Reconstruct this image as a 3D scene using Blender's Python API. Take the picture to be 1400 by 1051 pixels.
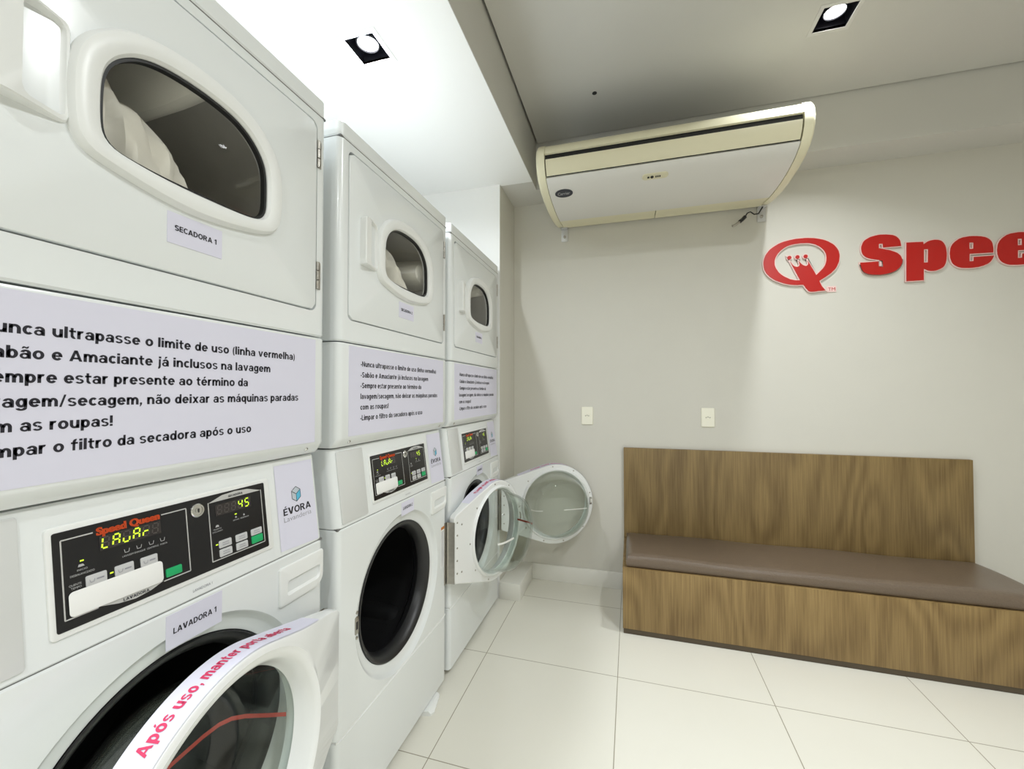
import bpy, bmesh, math, random
from mathutils import Vector, Matrix

sc = bpy.context.scene
for o in list(bpy.data.objects):
    bpy.data.objects.remove(o)
COL = sc.collection
PI = math.pi

# ------------------------------------------------------------------ camera
CAMX, CAMH, YAW, PITCH, FPX = 0.7618, 1.2297, 0.2801, 0.0193, 565.24
cd = bpy.data.cameras.new('camera')
cd.sensor_fit = 'HORIZONTAL'
cd.sensor_width = 36.0
cd.lens = 36.0 * FPX / 1400.0
cd.clip_start = 0.02
cam = bpy.data.objects.new('camera', cd)
cam.location = (CAMX, 0, CAMH)
cam.rotation_euler = (PI / 2 + PITCH, 0, YAW)
COL.objects.link(cam)
sc.camera = cam

# ------------------------------------------------------------------ view, world
sc.view_settings.view_transform = 'Standard'
sc.view_settings.look = 'None'
sc.view_settings.gamma = 1.0
sc.view_settings.use_curve_mapping = False
sc.view_settings.exposure = 0.0
wd = bpy.data.worlds.new('world')
wd.use_nodes = True
wd.node_tree.nodes['Background'].inputs[0].default_value = (0.75, 0.8, 0.85, 1)
wd.node_tree.nodes['Background'].inputs[1].default_value = 0.0
sc.world = wd
try:
    sc.cycles.max_bounces = 14
    sc.cycles.diffuse_bounces = 8
    sc.cycles.transparent_max_bounces = 24
    sc.cycles.sample_clamp_indirect = 4.0
except Exception:
    pass

# ------------------------------------------------------------------ lights out of the picture
LOWZ, UPZ = 2.497, 2.778        # the two ceiling heights
P_UP, P_LOW = 11.5, 13.5
C_UP, C_LOW = (0.94, 0.98, 1.0), (0.90, 0.955, 1.0)


def lamp_light(name, loc, power, color, size=0.078, spread=150, rot=(0, 0, 0)):
    l = bpy.data.lights.new(name, 'AREA')
    l.shape = 'DISK'
    l.size = size
    l.energy = power
    l.color = color
    l.spread = math.radians(spread)
    o = bpy.data.objects.new(name, l)
    o.location = loc
    o.rotation_euler = rot
    COL.objects.link(o)
    return o


# the same downlights go on behind the photographer
for i, (x, y) in enumerate([(1.72, 0.85), (2.3, -0.5), (0.9, -1.15)]):
    lamp_light('downlight_light', (x, y, UPZ - 0.02), P_UP * 1.75, C_UP, 0.12, 165)
for i, y in enumerate([-0.15, -1.6]):
    lamp_light('downlight_light', (-0.165, y, LOWZ - 0.02), P_LOW, C_LOW, 0.10, 160)


# ------------------------------------------------------------------ materials
def new_mat(name):
    m = bpy.data.materials.new(name)
    m.use_nodes = True
    nt = m.node_tree
    return m, nt, nt.nodes['Principled BSDF'], nt.nodes['Material Output']


def pbr(name, col, rough=0.5, metal=0.0, coat=0.0, spec=0.5, noise=0.0, nscale=40.0, bump=0.0, emit=None, estr=0.0):
    m, nt, b, out = new_mat(name)
    b.inputs['Base Color'].default_value = (*col, 1)
    b.inputs['Roughness'].default_value = rough
    b.inputs['Metallic'].default_value = metal
    b.inputs['Coat Weight'].default_value = coat
    b.inputs['Specular IOR Level'].default_value = spec
    if emit:
        b.inputs['Emission Color'].default_value = (*emit, 1)
        b.inputs['Emission Strength'].default_value = estr
    if noise or bump:
        tc = nt.nodes.new('ShaderNodeTexCoord')
        nz = nt.nodes.new('ShaderNodeTexNoise')
        nz.inputs['Scale'].default_value = nscale
        nz.inputs['Detail'].default_value = 4
        nt.links.new(tc.outputs['Object'], nz.inputs['Vector'])
        if noise:
            mx = nt.nodes.new('ShaderNodeMix')
            mx.data_type = 'RGBA'
            mx.inputs['A'].default_value = (*[c * (1 - noise) for c in col], 1)
            mx.inputs['B'].default_value = (*[min(1, c * (1 + noise)) for c in col], 1)
            nt.links.new(nz.outputs['Fac'], mx.inputs['Factor'])
            nt.links.new(mx.outputs['Result'], b.inputs['Base Color'])
        if bump:
            bp = nt.nodes.new('ShaderNodeBump')
            bp.inputs['Strength'].default_value = bump
            bp.inputs['Distance'].default_value = 0.002
            nt.links.new(nz.outputs['Fac'], bp.inputs['Height'])
            nt.links.new(bp.outputs['Normal'], b.inputs['Normal'])
    return m


def glass_mat(name, tint, ior=1.45, rough=0.02):
    m = bpy.data.materials.new(name)
    m.use_nodes = True
    nt = m.node_tree
    nt.nodes.clear()
    out = nt.nodes.new('ShaderNodeOutputMaterial')
    tr = nt.nodes.new('ShaderNodeBsdfTransparent')
    tr.inputs['Color'].default_value = (*tint, 1)
    gl = nt.nodes.new('ShaderNodeBsdfGlossy')
    gl.inputs['Roughness'].default_value = rough
    lw = nt.nodes.new('ShaderNodeLayerWeight')
    lw.inputs['Blend'].default_value = 0.5
    pw = nt.nodes.new('ShaderNodeMath')
    pw.operation = 'POWER'
    pw.inputs[1].default_value = 4.0
    nt.links.new(lw.outputs['Facing'], pw.inputs[0])
    fr = nt.nodes.new('ShaderNodeMath')
    fr.operation = 'MULTIPLY_ADD'
    f0 = ((ior - 1) / (ior + 1)) ** 2
    fr.inputs[1].default_value = 0.85 - f0
    fr.inputs[2].default_value = f0
    nt.links.new(pw.outputs[0], fr.inputs[0])
    mx = nt.nodes.new('ShaderNodeMixShader')
    nt.links.new(fr.outputs[0], mx.inputs[0])
    nt.links.new(tr.outputs[0], mx.inputs[1])
    nt.links.new(gl.outputs[0], mx.inputs[2])
    nt.links.new(mx.outputs[0], out.inputs[0])
    return m


def tile_mat():
    m, nt, b, out = new_mat('floor_tile')
    tc = nt.nodes.new('ShaderNodeTexCoord')
    sep = nt.nodes.new('ShaderNodeSeparateXYZ')
    nt.links.new(tc.outputs['Object'], sep.inputs[0])

    def math_(op, a, bb):
        n = nt.nodes.new('ShaderNodeMath')
        n.operation = op
        for i, v in enumerate((a, bb)):
            if isinstance(v, (int, float)):
                n.inputs[i].default_value = v
            elif v is not None:
                nt.links.new(v, n.inputs[i])
        return n.outputs[0]
    lines = []
    for ax, off, pitch in ((0, 0.1, 0.6), (1, 1.282, 0.586)):
        s = math_('SUBTRACT', sep.outputs[ax], off - pitch * 20)
        s = math_('DIVIDE', s, pitch)
        s = math_('FRACT', s, None)
        s = math_('SUBTRACT', s, 0.5)
        s = math_('ABSOLUTE', s, None)
        lines.append(math_('GREATER_THAN', s, 0.5 - 0.0016 / pitch))
    g = math_('MAXIMUM', lines[0], lines[1])
    nz = nt.nodes.new('ShaderNodeTexNoise')
    nz.inputs['Scale'].default_value = 3.0
    nz.inputs['Detail'].default_value = 6
    nt.links.new(tc.outputs['Object'], nz.inputs['Vector'])
    c0 = nt.nodes.new('ShaderNodeMix')
    c0.data_type = 'RGBA'
    c0.inputs['A'].default_value = (0.70, 0.68, 0.60, 1)
    c0.inputs['B'].default_value = (0.74, 0.72, 0.645, 1)
    nt.links.new(nz.outputs['Fac'], c0.inputs['Factor'])
    c1 = nt.nodes.new('ShaderNodeMix')
    c1.data_type = 'RGBA'
    c1.inputs['B'].default_value = (0.30, 0.27, 0.20, 1)
    nt.links.new(g, c1.inputs['Factor'])
    nt.links.new(c0.outputs['Result'], c1.inputs['A'])
    nt.links.new(c1.outputs['Result'], b.inputs['Base Color'])
    b.inputs['Roughness'].default_value = 0.28
    return m


def wood_mat(name, seed, ca, cb):
    """vertical grained oak veneer, with cathedral figures"""
    m, nt, b, out = new_mat(name)
    tc = nt.nodes.new('ShaderNodeTexCoord')
    mp = nt.nodes.new('ShaderNodeMapping')
    mp.inputs['Location'].default_value = (seed, seed * 0.7, 0)
    mp.inputs['Scale'].default_value = (1.0, 1.0, 0.30)
    nt.links.new(tc.outputs['Object'], mp.inputs['Vector'])
    n1 = nt.nodes.new('ShaderNodeTexNoise')
    n1.inputs['Scale'].default_value = 2.6
    n1.inputs['Detail'].default_value = 1.5
    nt.links.new(mp.outputs[0], n1.inputs['Vector'])
    mul = nt.nodes.new('ShaderNodeMath')
    mul.operation = 'MULTIPLY'
    mul.inputs[1].default_value = 75.0
    nt.links.new(n1.outputs['Fac'], mul.inputs[0])
    sn = nt.nodes.new('ShaderNodeMath')
    sn.operation = 'SINE'
    nt.links.new(mul.outputs[0], sn.inputs[0])
    mp2 = nt.nodes.new('ShaderNodeMapping')
    mp2.inputs['Scale'].default_value = (170, 170, 5)
    nt.links.new(tc.outputs['Object'], mp2.inputs['Vector'])
    n2 = nt.nodes.new('ShaderNodeTexNoise')
    n2.inputs['Scale'].default_value = 1.0
    n2.inputs['Detail'].default_value = 4
    nt.links.new(mp2.outputs[0], n2.inputs['Vector'])
    mp3 = nt.nodes.new('ShaderNodeMapping')
    mp3.inputs['Scale'].default_value = (9, 9, 0.5)
    nt.links.new(tc.outputs['Object'], mp3.inputs['Vector'])
    n3 = nt.nodes.new('ShaderNodeTexNoise')
    n3.inputs['Scale'].default_value = 1.0
    n3.inputs['Detail'].default_value = 2
    nt.links.new(mp3.outputs[0], n3.inputs['Vector'])
    a1 = nt.nodes.new('ShaderNodeMath')
    a1.operation = 'MULTIPLY_ADD'
    a1.inputs[1].default_value = 0.13
    nt.links.new(sn.outputs[0], a1.inputs[0])
    nt.links.new(n2.outputs['Fac'], a1.inputs[2])
    a2 = nt.nodes.new('ShaderNodeMath')
    a2.operation = 'MULTIPLY_ADD'
    a2.inputs[1].default_value = 0.30
    nt.links.new(n3.outputs['Fac'], a2.inputs[0])
    nt.links.new(a1.outputs[0], a2.inputs[2])
    rp = nt.nodes.new('ShaderNodeValToRGB')
    rp.color_ramp.elements[0].position = 0.36
    rp.color_ramp.elements[0].color = (*ca, 1)
    rp.color_ramp.elements[1].position = 0.92
    rp.color_ramp.elements[1].color = (*cb, 1)
    nt.links.new(a2.outputs[0], rp.inputs[0])
    nt.links.new(rp.outputs[0], b.inputs['Base Color'])
    b.inputs['Roughness'].default_value = 0.5
    return m


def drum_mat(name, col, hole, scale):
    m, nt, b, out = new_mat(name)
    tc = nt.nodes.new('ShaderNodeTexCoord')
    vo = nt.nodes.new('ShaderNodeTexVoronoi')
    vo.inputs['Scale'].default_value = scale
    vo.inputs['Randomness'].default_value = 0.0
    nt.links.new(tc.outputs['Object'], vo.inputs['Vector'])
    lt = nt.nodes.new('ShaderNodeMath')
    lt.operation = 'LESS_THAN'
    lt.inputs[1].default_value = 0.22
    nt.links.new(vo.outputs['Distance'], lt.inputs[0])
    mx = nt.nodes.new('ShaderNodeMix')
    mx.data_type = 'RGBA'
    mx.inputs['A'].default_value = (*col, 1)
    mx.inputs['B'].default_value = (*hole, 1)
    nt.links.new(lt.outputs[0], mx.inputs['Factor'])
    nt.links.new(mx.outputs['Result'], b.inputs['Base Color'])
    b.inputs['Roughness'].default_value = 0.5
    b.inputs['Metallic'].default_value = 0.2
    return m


M = {}
M['wall'] = pbr('wall_paint', (0.605, 0.588, 0.532), 0.85, noise=0.02, nscale=6, bump=0.05)
M['ceil'] = pbr('ceiling_paint', (0.60, 0.59, 0.555), 0.85, noise=0.02, nscale=5)
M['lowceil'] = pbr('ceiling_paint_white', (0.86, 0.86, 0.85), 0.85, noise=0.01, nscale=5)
M['trimgrey'] = pbr('downlight_trim', (0.66, 0.65, 0.62), 0.6)
M['cloth'] = pbr('pale_laundry', (0.80, 0.78, 0.71), 0.9, noise=0.05, nscale=30)
M['skirt'] = pbr('skirting_paint', (0.78, 0.77, 0.72), 0.45)
M['floor'] = tile_mat()
M['enamel'] = pbr('white_enamel', (0.775, 0.80, 0.805), 0.22, coat=0.3, noise=0.01, nscale=3)
M['plastic'] = pbr('white_plastic', (0.80, 0.81, 0.80), 0.33)
M['greyplastic'] = pbr('grey_white_plastic', (0.66, 0.67, 0.665), 0.3, coat=0.2)
M['doorwhite'] = pbr('white_door_enamel', (0.82, 0.83, 0.83), 0.25, coat=0.2)
M['paper'] = pbr('lavender_paper', (0.68, 0.67, 0.785), 0.8)
M['whitepaper'] = pbr('white_sticker', (0.84, 0.84, 0.83), 0.5)
M['ink'] = pbr('black_ink', (0.012, 0.011, 0.02), 0.6)
M['greyink'] = pbr('grey_ink', (0.28, 0.28, 0.32), 0.6)
M['redink'] = pbr('crimson_ink', (0.62, 0.035, 0.12), 0.6)
M['redtape'] = pbr('red_tape', (0.62, 0.05, 0.03), 0.45)
M['glaretape'] = pbr('tape_glare', (0.75, 0.75, 0.72), 0.4)  # limit tape whitened: glare on the glass put into its colour
M['panel'] = pbr('black_panel', (0.010, 0.010, 0.012), 0.22)
M['print'] = pbr('panel_print_grey', (0.42, 0.42, 0.42), 0.5)
M['silver'] = pbr('silver_print', (0.55, 0.55, 0.54), 0.4, metal=0.2)
M['orange'] = pbr('orange_print', (0.80, 0.10, 0.02), 0.5)
M['button'] = pbr('grey_button', (0.55, 0.55, 0.56), 0.45)
M['green'] = pbr('green_button', (0.01, 0.38, 0.13), 0.4)
M['screen'] = pbr('display_window', (0.035, 0.03, 0.03), 0.15)
M['dim'] = pbr('unlit_segment', (0.07, 0.06, 0.055), 0.3)
M['led'] = pbr('lit_segment', (0.5, 0.7, 0.05), 0.4, emit=(0.62, 0.95, 0.02), estr=0.95)
M['chrome'] = pbr('chrome', (0.75, 0.75, 0.74), 0.15, metal=1.0)
M['steel'] = pbr('hinge_steel', (0.42, 0.40, 0.36), 0.35, metal=0.9, noise=0.2, nscale=60)
M['gap'] = pbr('seam_grey', (0.16, 0.16, 0.155), 0.7)
M['dark'] = pbr('dark_gap', (0.02, 0.02, 0.02), 0.7)
M['rubber'] = pbr('black_rubber', (0.014, 0.014, 0.015), 0.38)
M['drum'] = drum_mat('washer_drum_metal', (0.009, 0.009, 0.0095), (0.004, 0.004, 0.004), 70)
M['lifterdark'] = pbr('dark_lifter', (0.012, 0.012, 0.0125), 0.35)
M['dryerdrum'] = pbr('dryer_drum', (0.50, 0.49, 0.47), 0.4, noise=0.15, nscale=9)
M['lifter'] = pbr('cream_lifter', (0.90, 0.89, 0.83), 0.45)
M['glass'] = glass_mat('clear_glass', (0.93, 0.955, 0.94))
M['tint'] = glass_mat('dryer_glass', (0.97, 0.965, 0.95), 1.45)
M['blue'] = pbr('logo_blue', (0.10, 0.47, 0.68), 0.6)
M['pale'] = pbr('logo_pale', (0.50, 0.55, 0.60), 0.6)
M['acbeige'] = pbr('yellowed_plastic', (0.76, 0.72, 0.53), 0.38)
M['acflap'] = pbr('yellowed_flap', (0.70, 0.66, 0.48), 0.42)
M['acwhite'] = pbr('ac_white_plastic', (0.72, 0.71, 0.68), 0.35)
M['galv'] = pbr('galvanised_steel', (0.60, 0.60, 0.60), 0.4, metal=0.5)
M['outlet'] = pbr('cream_switch_plate', (0.84, 0.82, 0.70), 0.4)
M['woodfront'] = wood_mat('oak_veneer_front', 1.3, (0.165, 0.100, 0.034), (0.300, 0.200, 0.078))
M['woodback'] = wood_mat('oak_veneer_back', 4.1, (0.135, 0.084, 0.028), (0.250, 0.168, 0.064))
M['plinth'] = pbr('dark_plinth', (0.075, 0.055, 0.032), 0.6)
M['vinyl'] = pbr('brown_vinyl', (0.135, 0.098, 0.068), 0.31, noise=0.16, nscale=150, bump=0.6)
M['red'] = pbr('sign_red', (0.45, 0.010, 0.007), 0.3)
M['acrylic'] = pbr('pink_acrylic_edge', (0.80, 0.58, 0.55), 0.25)
M['lampblack'] = pbr('lamp_black', (0.012, 0.012, 0.018), 0.5)
M['lampdisc'] = pbr('lamp_disc', (1, 1, 1), 0.5, emit=(0.96, 0.97, 1.0), estr=14.0)
M['orangestick'] = pbr('orange_warning', (0.55, 0.20, 0.04), 0.6)


# ------------------------------------------------------------------ helpers
def link(name, me, mat, parent=None, smooth=True, loc=None):
    o = bpy.data.objects.new(name, me)
    COL.objects.link(o)
    if mat is not None:
        for mm in (mat if isinstance(mat, (list, tuple)) else [mat]):
            me.materials.append(mm)
    if parent is not None:
        o.parent = parent
    if loc is not None:
        o.location = loc
    if smooth:
        me.polygons.foreach_set('use_smooth', [True] * len(me.polygons))
        try:
            me.set_sharp_from_angle(angle=math.radians(32))
        except Exception:
            pass
    return o


def build(name, bm, mat, parent=None, smooth=True, recalc=True):
    if recalc:
        bmesh.ops.recalc_face_normals(bm, faces=bm.faces)
    me = bpy.data.meshes.new(name)
    bm.to_mesh(me)
    bm.free()
    return link(name, me, mat, parent, smooth)


def empty(name, loc, rz=0.0):
    o = bpy.data.objects.new(name, None)
    o.empty_display_size = 0.05
    o.location = loc
    o.rotation_euler = (0, 0, rz)
    COL.objects.link(o)
    return o


def tag(o, label=None, cat=None, group=None, kind=None):
    if label:
        o['label'] = label
    if cat:
        o['category'] = cat
    if group:
        o['group'] = group
    if kind:
        o['kind'] = kind
    return o


def struct(o):
    o['kind'] = 'structure'
    return o


def bbox(bm, a, b, bev=0.0, seg=2):
    """axis aligned box from corner a to corner b, all edges bevelled"""
    r = bmesh.ops.create_cube(bm, size=1.0)
    vs = r['verts']
    for v in vs:
        v.co = Vector([(a[i] + b[i]) / 2 + v.co[i] * abs(b[i] - a[i]) for i in range(3)])
    if bev > 0:
        es = list({e for v in vs for e in v.link_edges})
        bmesh.ops.bevel(bm, geom=es, offset=bev, segments=seg, affect='EDGES', profile=0.5)
    return bm


def box(name, a, b, mat, parent=None, bev=0.0, seg=2):
    bm = bmesh.new()
    bbox(bm, a, b, bev, seg)
    return build(name, bm, mat, parent)


def loft(bm, loops, closed=True, cap0=False, cap1=False):
    """bridge successive loops of 3D points (same count)"""
    rows = [[bm.verts.new(p) for p in lp] for lp in loops]
    n = len(rows[0])
    for r0, r1 in zip(rows[:-1], rows[1:]):
        for i in range(n if closed else n - 1):
            j = (i + 1) % n
            bm.faces.new((r0[i], r0[j], r1[j], r1[i]))
    if cap0:
        bm.faces.new(rows[0])
    if cap1:
        bm.faces.new(rows[-1])
    return rows


def lathe_x(bm, prof, cy, cz, n=72, close=False):
    """prof = [(r, x)] turned about the axis y=cy, z=cz"""
    loops = []
    for r, x in prof:
        loops.append([(x, cy + r * math.cos(2 * PI * k / n), cz + r * math.sin(2 * PI * k / n)) for k in range(n)])
    return loft(bm, loops, True)


def rrect(w0, w1, h0, h1, r, k=7):
    """rounded rectangle outline; r = one radius or four (bl, br, tr, tl)"""
    rs = r if isinstance(r, (list, tuple)) else (r, r, r, r)
    pts = []
    for (cx, cy, a0, rr) in ((w0 + rs[0], h0 + rs[0], PI, rs[0]), (w1 - rs[1], h0 + rs[1], 1.5 * PI, rs[1]),
                             (w1 - rs[2], h1 - rs[2], 0, rs[2]), (w0 + rs[3], h1 - rs[3], 0.5 * PI, rs[3])):
        for i in range(k):
            a = a0 + 0.5 * PI * i / (k - 1)
            pts.append((cx + rr * math.cos(a), cy + rr * math.sin(a)))
    return pts


def ray_outline(pts, c, n):
    """sample a star-shaped closed outline by n rays from c"""
    out = []
    m = len(pts)
    for k in range(n):
        a = 2 * PI * k / n
        dx, dy = math.cos(a), math.sin(a)
        best = 0
        for i in range(m):
            x0, y0 = pts[i][0] - c[0], pts[i][1] - c[1]
            x1, y1 = pts[(i + 1) % m][0] - c[0], pts[(i + 1) % m][1] - c[1]
            ex, ey = x1 - x0, y1 - y0
            den = dx * ey - dy * ex
            if abs(den) < 1e-12:
                continue
            t = (x0 * ey - y0 * ex) / den
            s = (x0 * dy - y0 * dx) / den
            if t > 0 and -1e-6 <= s <= 1 + 1e-6:
                best = max(best, t)
        out.append((c[0] + dx * best, c[1] + dy * best))
    return out


def inset(pts, d):
    """offset a closed ccw outline inwards by d"""
    n = len(pts)
    out = []
    for i in range(n):
        p0, p1, p2 = pts[i - 1], pts[i], pts[(i + 1) % n]
        t = Vector((p2[0] - p0[0], p2[1] - p0[1]))
        if t.length < 1e-9:
            out.append(p1)
            continue
        t.normalize()
        out.append((p1[0] - t.y * d, p1[1] + t.x * d))
    return out


def YZ(pts, x):
    return [(x, p[0], p[1]) for p in pts]


def slab(bm, pts, x0, x1, bev=0.0):
    """plate with outline pts in (y,z), thickness x0..x1, front edge bevelled"""
    loops = [YZ(pts, x0)]
    if bev:
        loops += [YZ(pts, x1 - bev), YZ(inset(pts, bev * 0.35), x1 - bev * 0.3), YZ(inset(pts, bev), x1)]
    else:
        loops.append(YZ(pts, x1))
    loft(bm, loops, True, True, True)
    return bm


def plate(name, pts, x0, x1, mat, parent=None, bev=0.0):
    bm = bmesh.new()
    slab(bm, pts, x0, x1, bev)
    return build(name, bm, mat, parent)


def tube(bm, path, r, n=10):
    loops = []
    for i, p in enumerate(path):
        p = Vector(p)
        a = Vector(path[max(0, i - 1)])
        b = Vector(path[min(len(path) - 1, i + 1)])
        t = (b - a).normalized()
        u = t.cross(Vector((0, 0, 1)))
        if u.length < 1e-3:
            u = t.cross(Vector((1, 0, 0)))
        u.normalize()
        v = t.cross(u)
        loops.append([tuple(p + u * r * math.cos(2 * PI * k / n) + v * r * math.sin(2 * PI * k / n)) for k in range(n)])
    loft(bm, loops, True, True, True)


def cut(o, cutter):
    cutter.parent = o.parent
    md = o.modifiers.new('cut', 'BOOLEAN')
    md.operation = 'DIFFERENCE'
    md.solver = 'EXACT'
    md.object = cutter
    dg = bpy.context.evaluated_depsgraph_get()
    dg.update()
    me = bpy.data.meshes.new_from_object(o.evaluated_get(dg))
    o.modifiers.clear()
    old = o.data
    o.data = me
    bpy.data.meshes.remove(old)
    bpy.data.objects.remove(cutter)
    me.polygons.foreach_set('use_smooth', [True] * len(me.polygons))
    try:
        me.set_sharp_from_angle(angle=math.radians(32))
    except Exception:
        pass


_tcache = {}


def text_geo(s, size, bold=0.0, sx=1.0, align='LEFT', shear=0.0, width=None, fat=0.0):
    """flat glyph geometry as (verts2d, faces); width fits the string into that length"""
    cu = bpy.data.curves.new('t', 'FONT')
    cu.body = s
    cu.size = size
    cu.offset = bold * size
    cu.shear = shear
    cu.align_x = 'LEFT'
    cu.resolution_u = 3
    o = bpy.data.objects.new('t', cu)
    COL.objects.link(o)
    dg = bpy.context.evaluated_depsgraph_get()
    dg.update()
    me = bpy.data.meshes.new_from_object(o.evaluated_get(dg))
    vs = [(v.co.x * sx, v.co.y) for v in me.vertices]
    fs = [tuple(p.vertices) for p in me.polygons]
    bpy.data.meshes.remove(me)
    bpy.data.objects.remove(o)
    bpy.data.curves.remove(cu)
    if not vs:
        return vs, fs
    if fat:
        v0, f0, n0 = list(vs), list(fs), len(vs)
        for i, d in enumerate((-fat * size, fat * size)):
            vs += [(v[0] + d, v[1]) for v in v0]
            fs += [tuple(q + n0 * (i + 1) for q in f) for f in f0]
    x0 = min(v[0] for v in vs)
    x1 = max(v[0] for v in vs)
    k = width / (x1 - x0) if width else 1.0
    off = {'LEFT': x0, 'CENTER': (x0 + x1) / 2, 'RIGHT': x1}[align]
    vs = [((v[0] - off) * k, v[1]) for v in vs]
    return vs, fs


# ------------------------------------------------------------------ a heavy wide sans lettering, drawn stroke by stroke
def _arc(cx, cy, rx, ry, a0, a1, tx, ty):
    n = max(4, int(abs(a1 - a0) / 15))
    A = [math.radians(a0 + (a1 - a0) * i / n) for i in range(n + 1)]
    o = [(cx + rx * math.cos(a), cy + ry * math.sin(a)) for a in A]
    q = [(cx + (rx - tx) * math.cos(a), cy + (ry - ty) * math.sin(a)) for a in A]
    return [[o[i], o[i + 1], q[i + 1], q[i]] for i in range(n)]


def _r(x0, y0, x1, y1):
    return [[(x0, y0), (x1, y0), (x1, y1), (x0, y1)]]


def _sc(g, sx, sy, dx=0.0, dy=0.0):
    return [[(x * sx + dx, y * sy + dy) for x, y in p] for p in g]


SW, SH, XH = 0.200, 0.142, 0.55


def _glyphs():
    G = {}
    arch = lambda x0, x1: _arc((x0 + x1) / 2, 0.30, (x1 - x0) / 2, 0.262, 0, 180, SW, SH) + _r(x1 - SW, 0, x1, 0.31)
    bowl = lambda cx: _arc(cx, 0.275, 0.285, 0.287, 0, 360, SW, SH)
    dot = lambda x: _r(x, 0.615, x + SW, 0.755)
    acute = lambda x: [[(x - 0.02, 0.615), (x + 0.10, 0.615), (x + 0.24, 0.775), (x + 0.06, 0.775)]]
    tilde = lambda x: [[(x, 0.615), (x + 0.07, 0.615), (x + 0.13, 0.665), (x + 0.13, 0.755), (x + 0.05, 0.735)],
                       [(x + 0.13, 0.665), (x + 0.25, 0.615), (x + 0.25, 0.705), (x + 0.13, 0.755)],
                       [(x + 0.25, 0.615), (x + 0.33, 0.635), (x + 0.38, 0.755), (x + 0.31, 0.755), (x + 0.25, 0.705)]]
    G['a'] = _r(0.405, 0, 0.57, 0.37) + _arc(0.295, 0.355, 0.275, 0.207, 0, 165, SW, 0.115) + _arc(0.25, 0.168, 0.25, 0.18, 0, 360, 0.15, 0.10) + _r(0.25, 0.245, 0.42, 0.345)
    G['b'] = bowl(0.30) + _r(0, 0, SW, 0.76)
    G['c'] = _arc(0.29, 0.275, 0.29, 0.287, 42, 318, SW, SH)
    G['d'] = bowl(0.285) + _r(0.42, 0, 0.585, 0.76)
    G['e'] = _arc(0.30, 0.275, 0.30, 0.287, 0, 325, SW, SH) + _r(0.10, 0.225, 0.60, 0.325)
    G['f'] = _r(0.10, 0, 0.265, 0.58) + _arc(0.32, 0.57, 0.22, 0.195, 80, 180, SW, 0.12) + _r(0, 0.43, 0.42, 0.55)
    G['g'] = bowl(0.285) + _r(0.42, -0.02, 0.585, XH) + _arc(0.285, -0.03, 0.30, 0.185, 195, 360, SW, 0.115)
    G['h'] = _r(0, 0, SW, 0.76) + arch(0, 0.59)
    G['i'] = _r(0, 0, SW, XH) + dot(0)
    G['j'] = _r(0.10, -0.04, 0.265, XH) + _arc(0.06, -0.03, 0.205, 0.18, 265, 360, SW, 0.12) + dot(0.10)
    G['l'] = _r(0, 0, SW, 0.76)
    G['m'] = _r(0, 0, SW, XH) + arch(0, 0.525) + arch(0.36, 0.885)
    G['n'] = _r(0, 0, SW, XH) + arch(0, 0.59)
    G['o'] = _arc(0.31, 0.275, 0.31, 0.287, 0, 360, SW, SH)
    G['p'] = bowl(0.30) + _r(0, -0.20, SW, XH)
    G['q'] = bowl(0.285) + _r(0.42, -0.20, 0.585, XH)
    G['r'] = _r(0, 0, SW, XH) + _arc(0.29, 0.27, 0.29, 0.29, 68, 180, SW, 0.14)
    G['s'] = _arc(0.265, 0.400, 0.255, 0.163, 22, 265, 0.15, 0.11) + _arc(0.265, 0.153, 0.262, 0.166, -160, 88, 0.15, 0.11)
    G['t'] = _r(0.09, 0.15, 0.255, 0.71) + _r(0, 0.43, 0.40, 0.55) + _arc(0.31, 0.18, 0.22, 0.19, 180, 292, SW, 0.125)
    G['u'] = _sc(G['n'], -1, -1, 0.59, XH)
    v = [[(0, XH), (0.185, XH), (0.31, 0.19), (0.31, 0), (0.215, 0)]]
    G['v'] = v + _sc(v, -1, 1, 0.62)
    G['x'] = [[(0, XH), (0.20, XH), (0.60, 0), (0.40, 0)], [(0.40, XH), (0.60, XH), (0.20, 0), (0, 0)]]
    G['('] = _arc(0.33, 0.28, 0.30, 0.50, 120, 240, 0.14, 0.08)
    G[')'] = _sc(G['('], -1, 1, 0.26)
    G['-'] = _r(0, 0.20, 0.30, 0.32)
    G['/'] = [[(0, -0.04), (0.13, -0.04), (0.40, 0.77), (0.27, 0.77)]]
    G[','] = [[(0.03, 0.15), (0.03, 0), (0.08, 0), (0.0, -0.14), (0.08, -0.14), (0.19, 0.02), (0.19, 0.15)]]
    G['!'] = _r(0, 0.21, SW, 0.75) + _r(0, 0, SW, 0.14)
    G['\u00e3'] = G['a'] + tilde(0.09)
    G['\u00e1'] = G['a'] + acute(0.22)
    G['\u00e9'] = G['e'] + acute(0.24)
    G['\u00f3'] = G['o'] + acute(0.25)
    G['A'] = [[(0, 0), (0.19, 0), (0.47, 0.73), (0.29, 0.73)], [(0.78, 0), (0.59, 0), (0.31, 0.73), (0.49, 0.73)]] + _r(0.18, 0.14, 0.60, 0.255)
    G['C'] = _arc(0.36, 0.365, 0.36, 0.377, 42, 318, 0.18, 0.135)
    G['D'] = _r(0, 0, 0.18, 0.73) + _arc(0.27, 0.365, 0.42, 0.365, -90, 90, 0.18, 0.13) + _r(0.1, 0, 0.28, 0.13) + _r(0.1, 0.60, 0.28, 0.73)
    G['E'] = _r(0, 0, 0.18, 0.73) + _r(0.1, 0, 0.55, 0.13) + _r(0.1, 0.305, 0.51, 0.425) + _r(0.1, 0.60, 0.55, 0.73)
    G['\u00c9'] = G['E'] + _sc(acute(0.22), 1, 1, 0, 0.175)
    G['L'] = _r(0, 0, 0.18, 0.73) + _r(0.1, 0, 0.52, 0.13)
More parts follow.
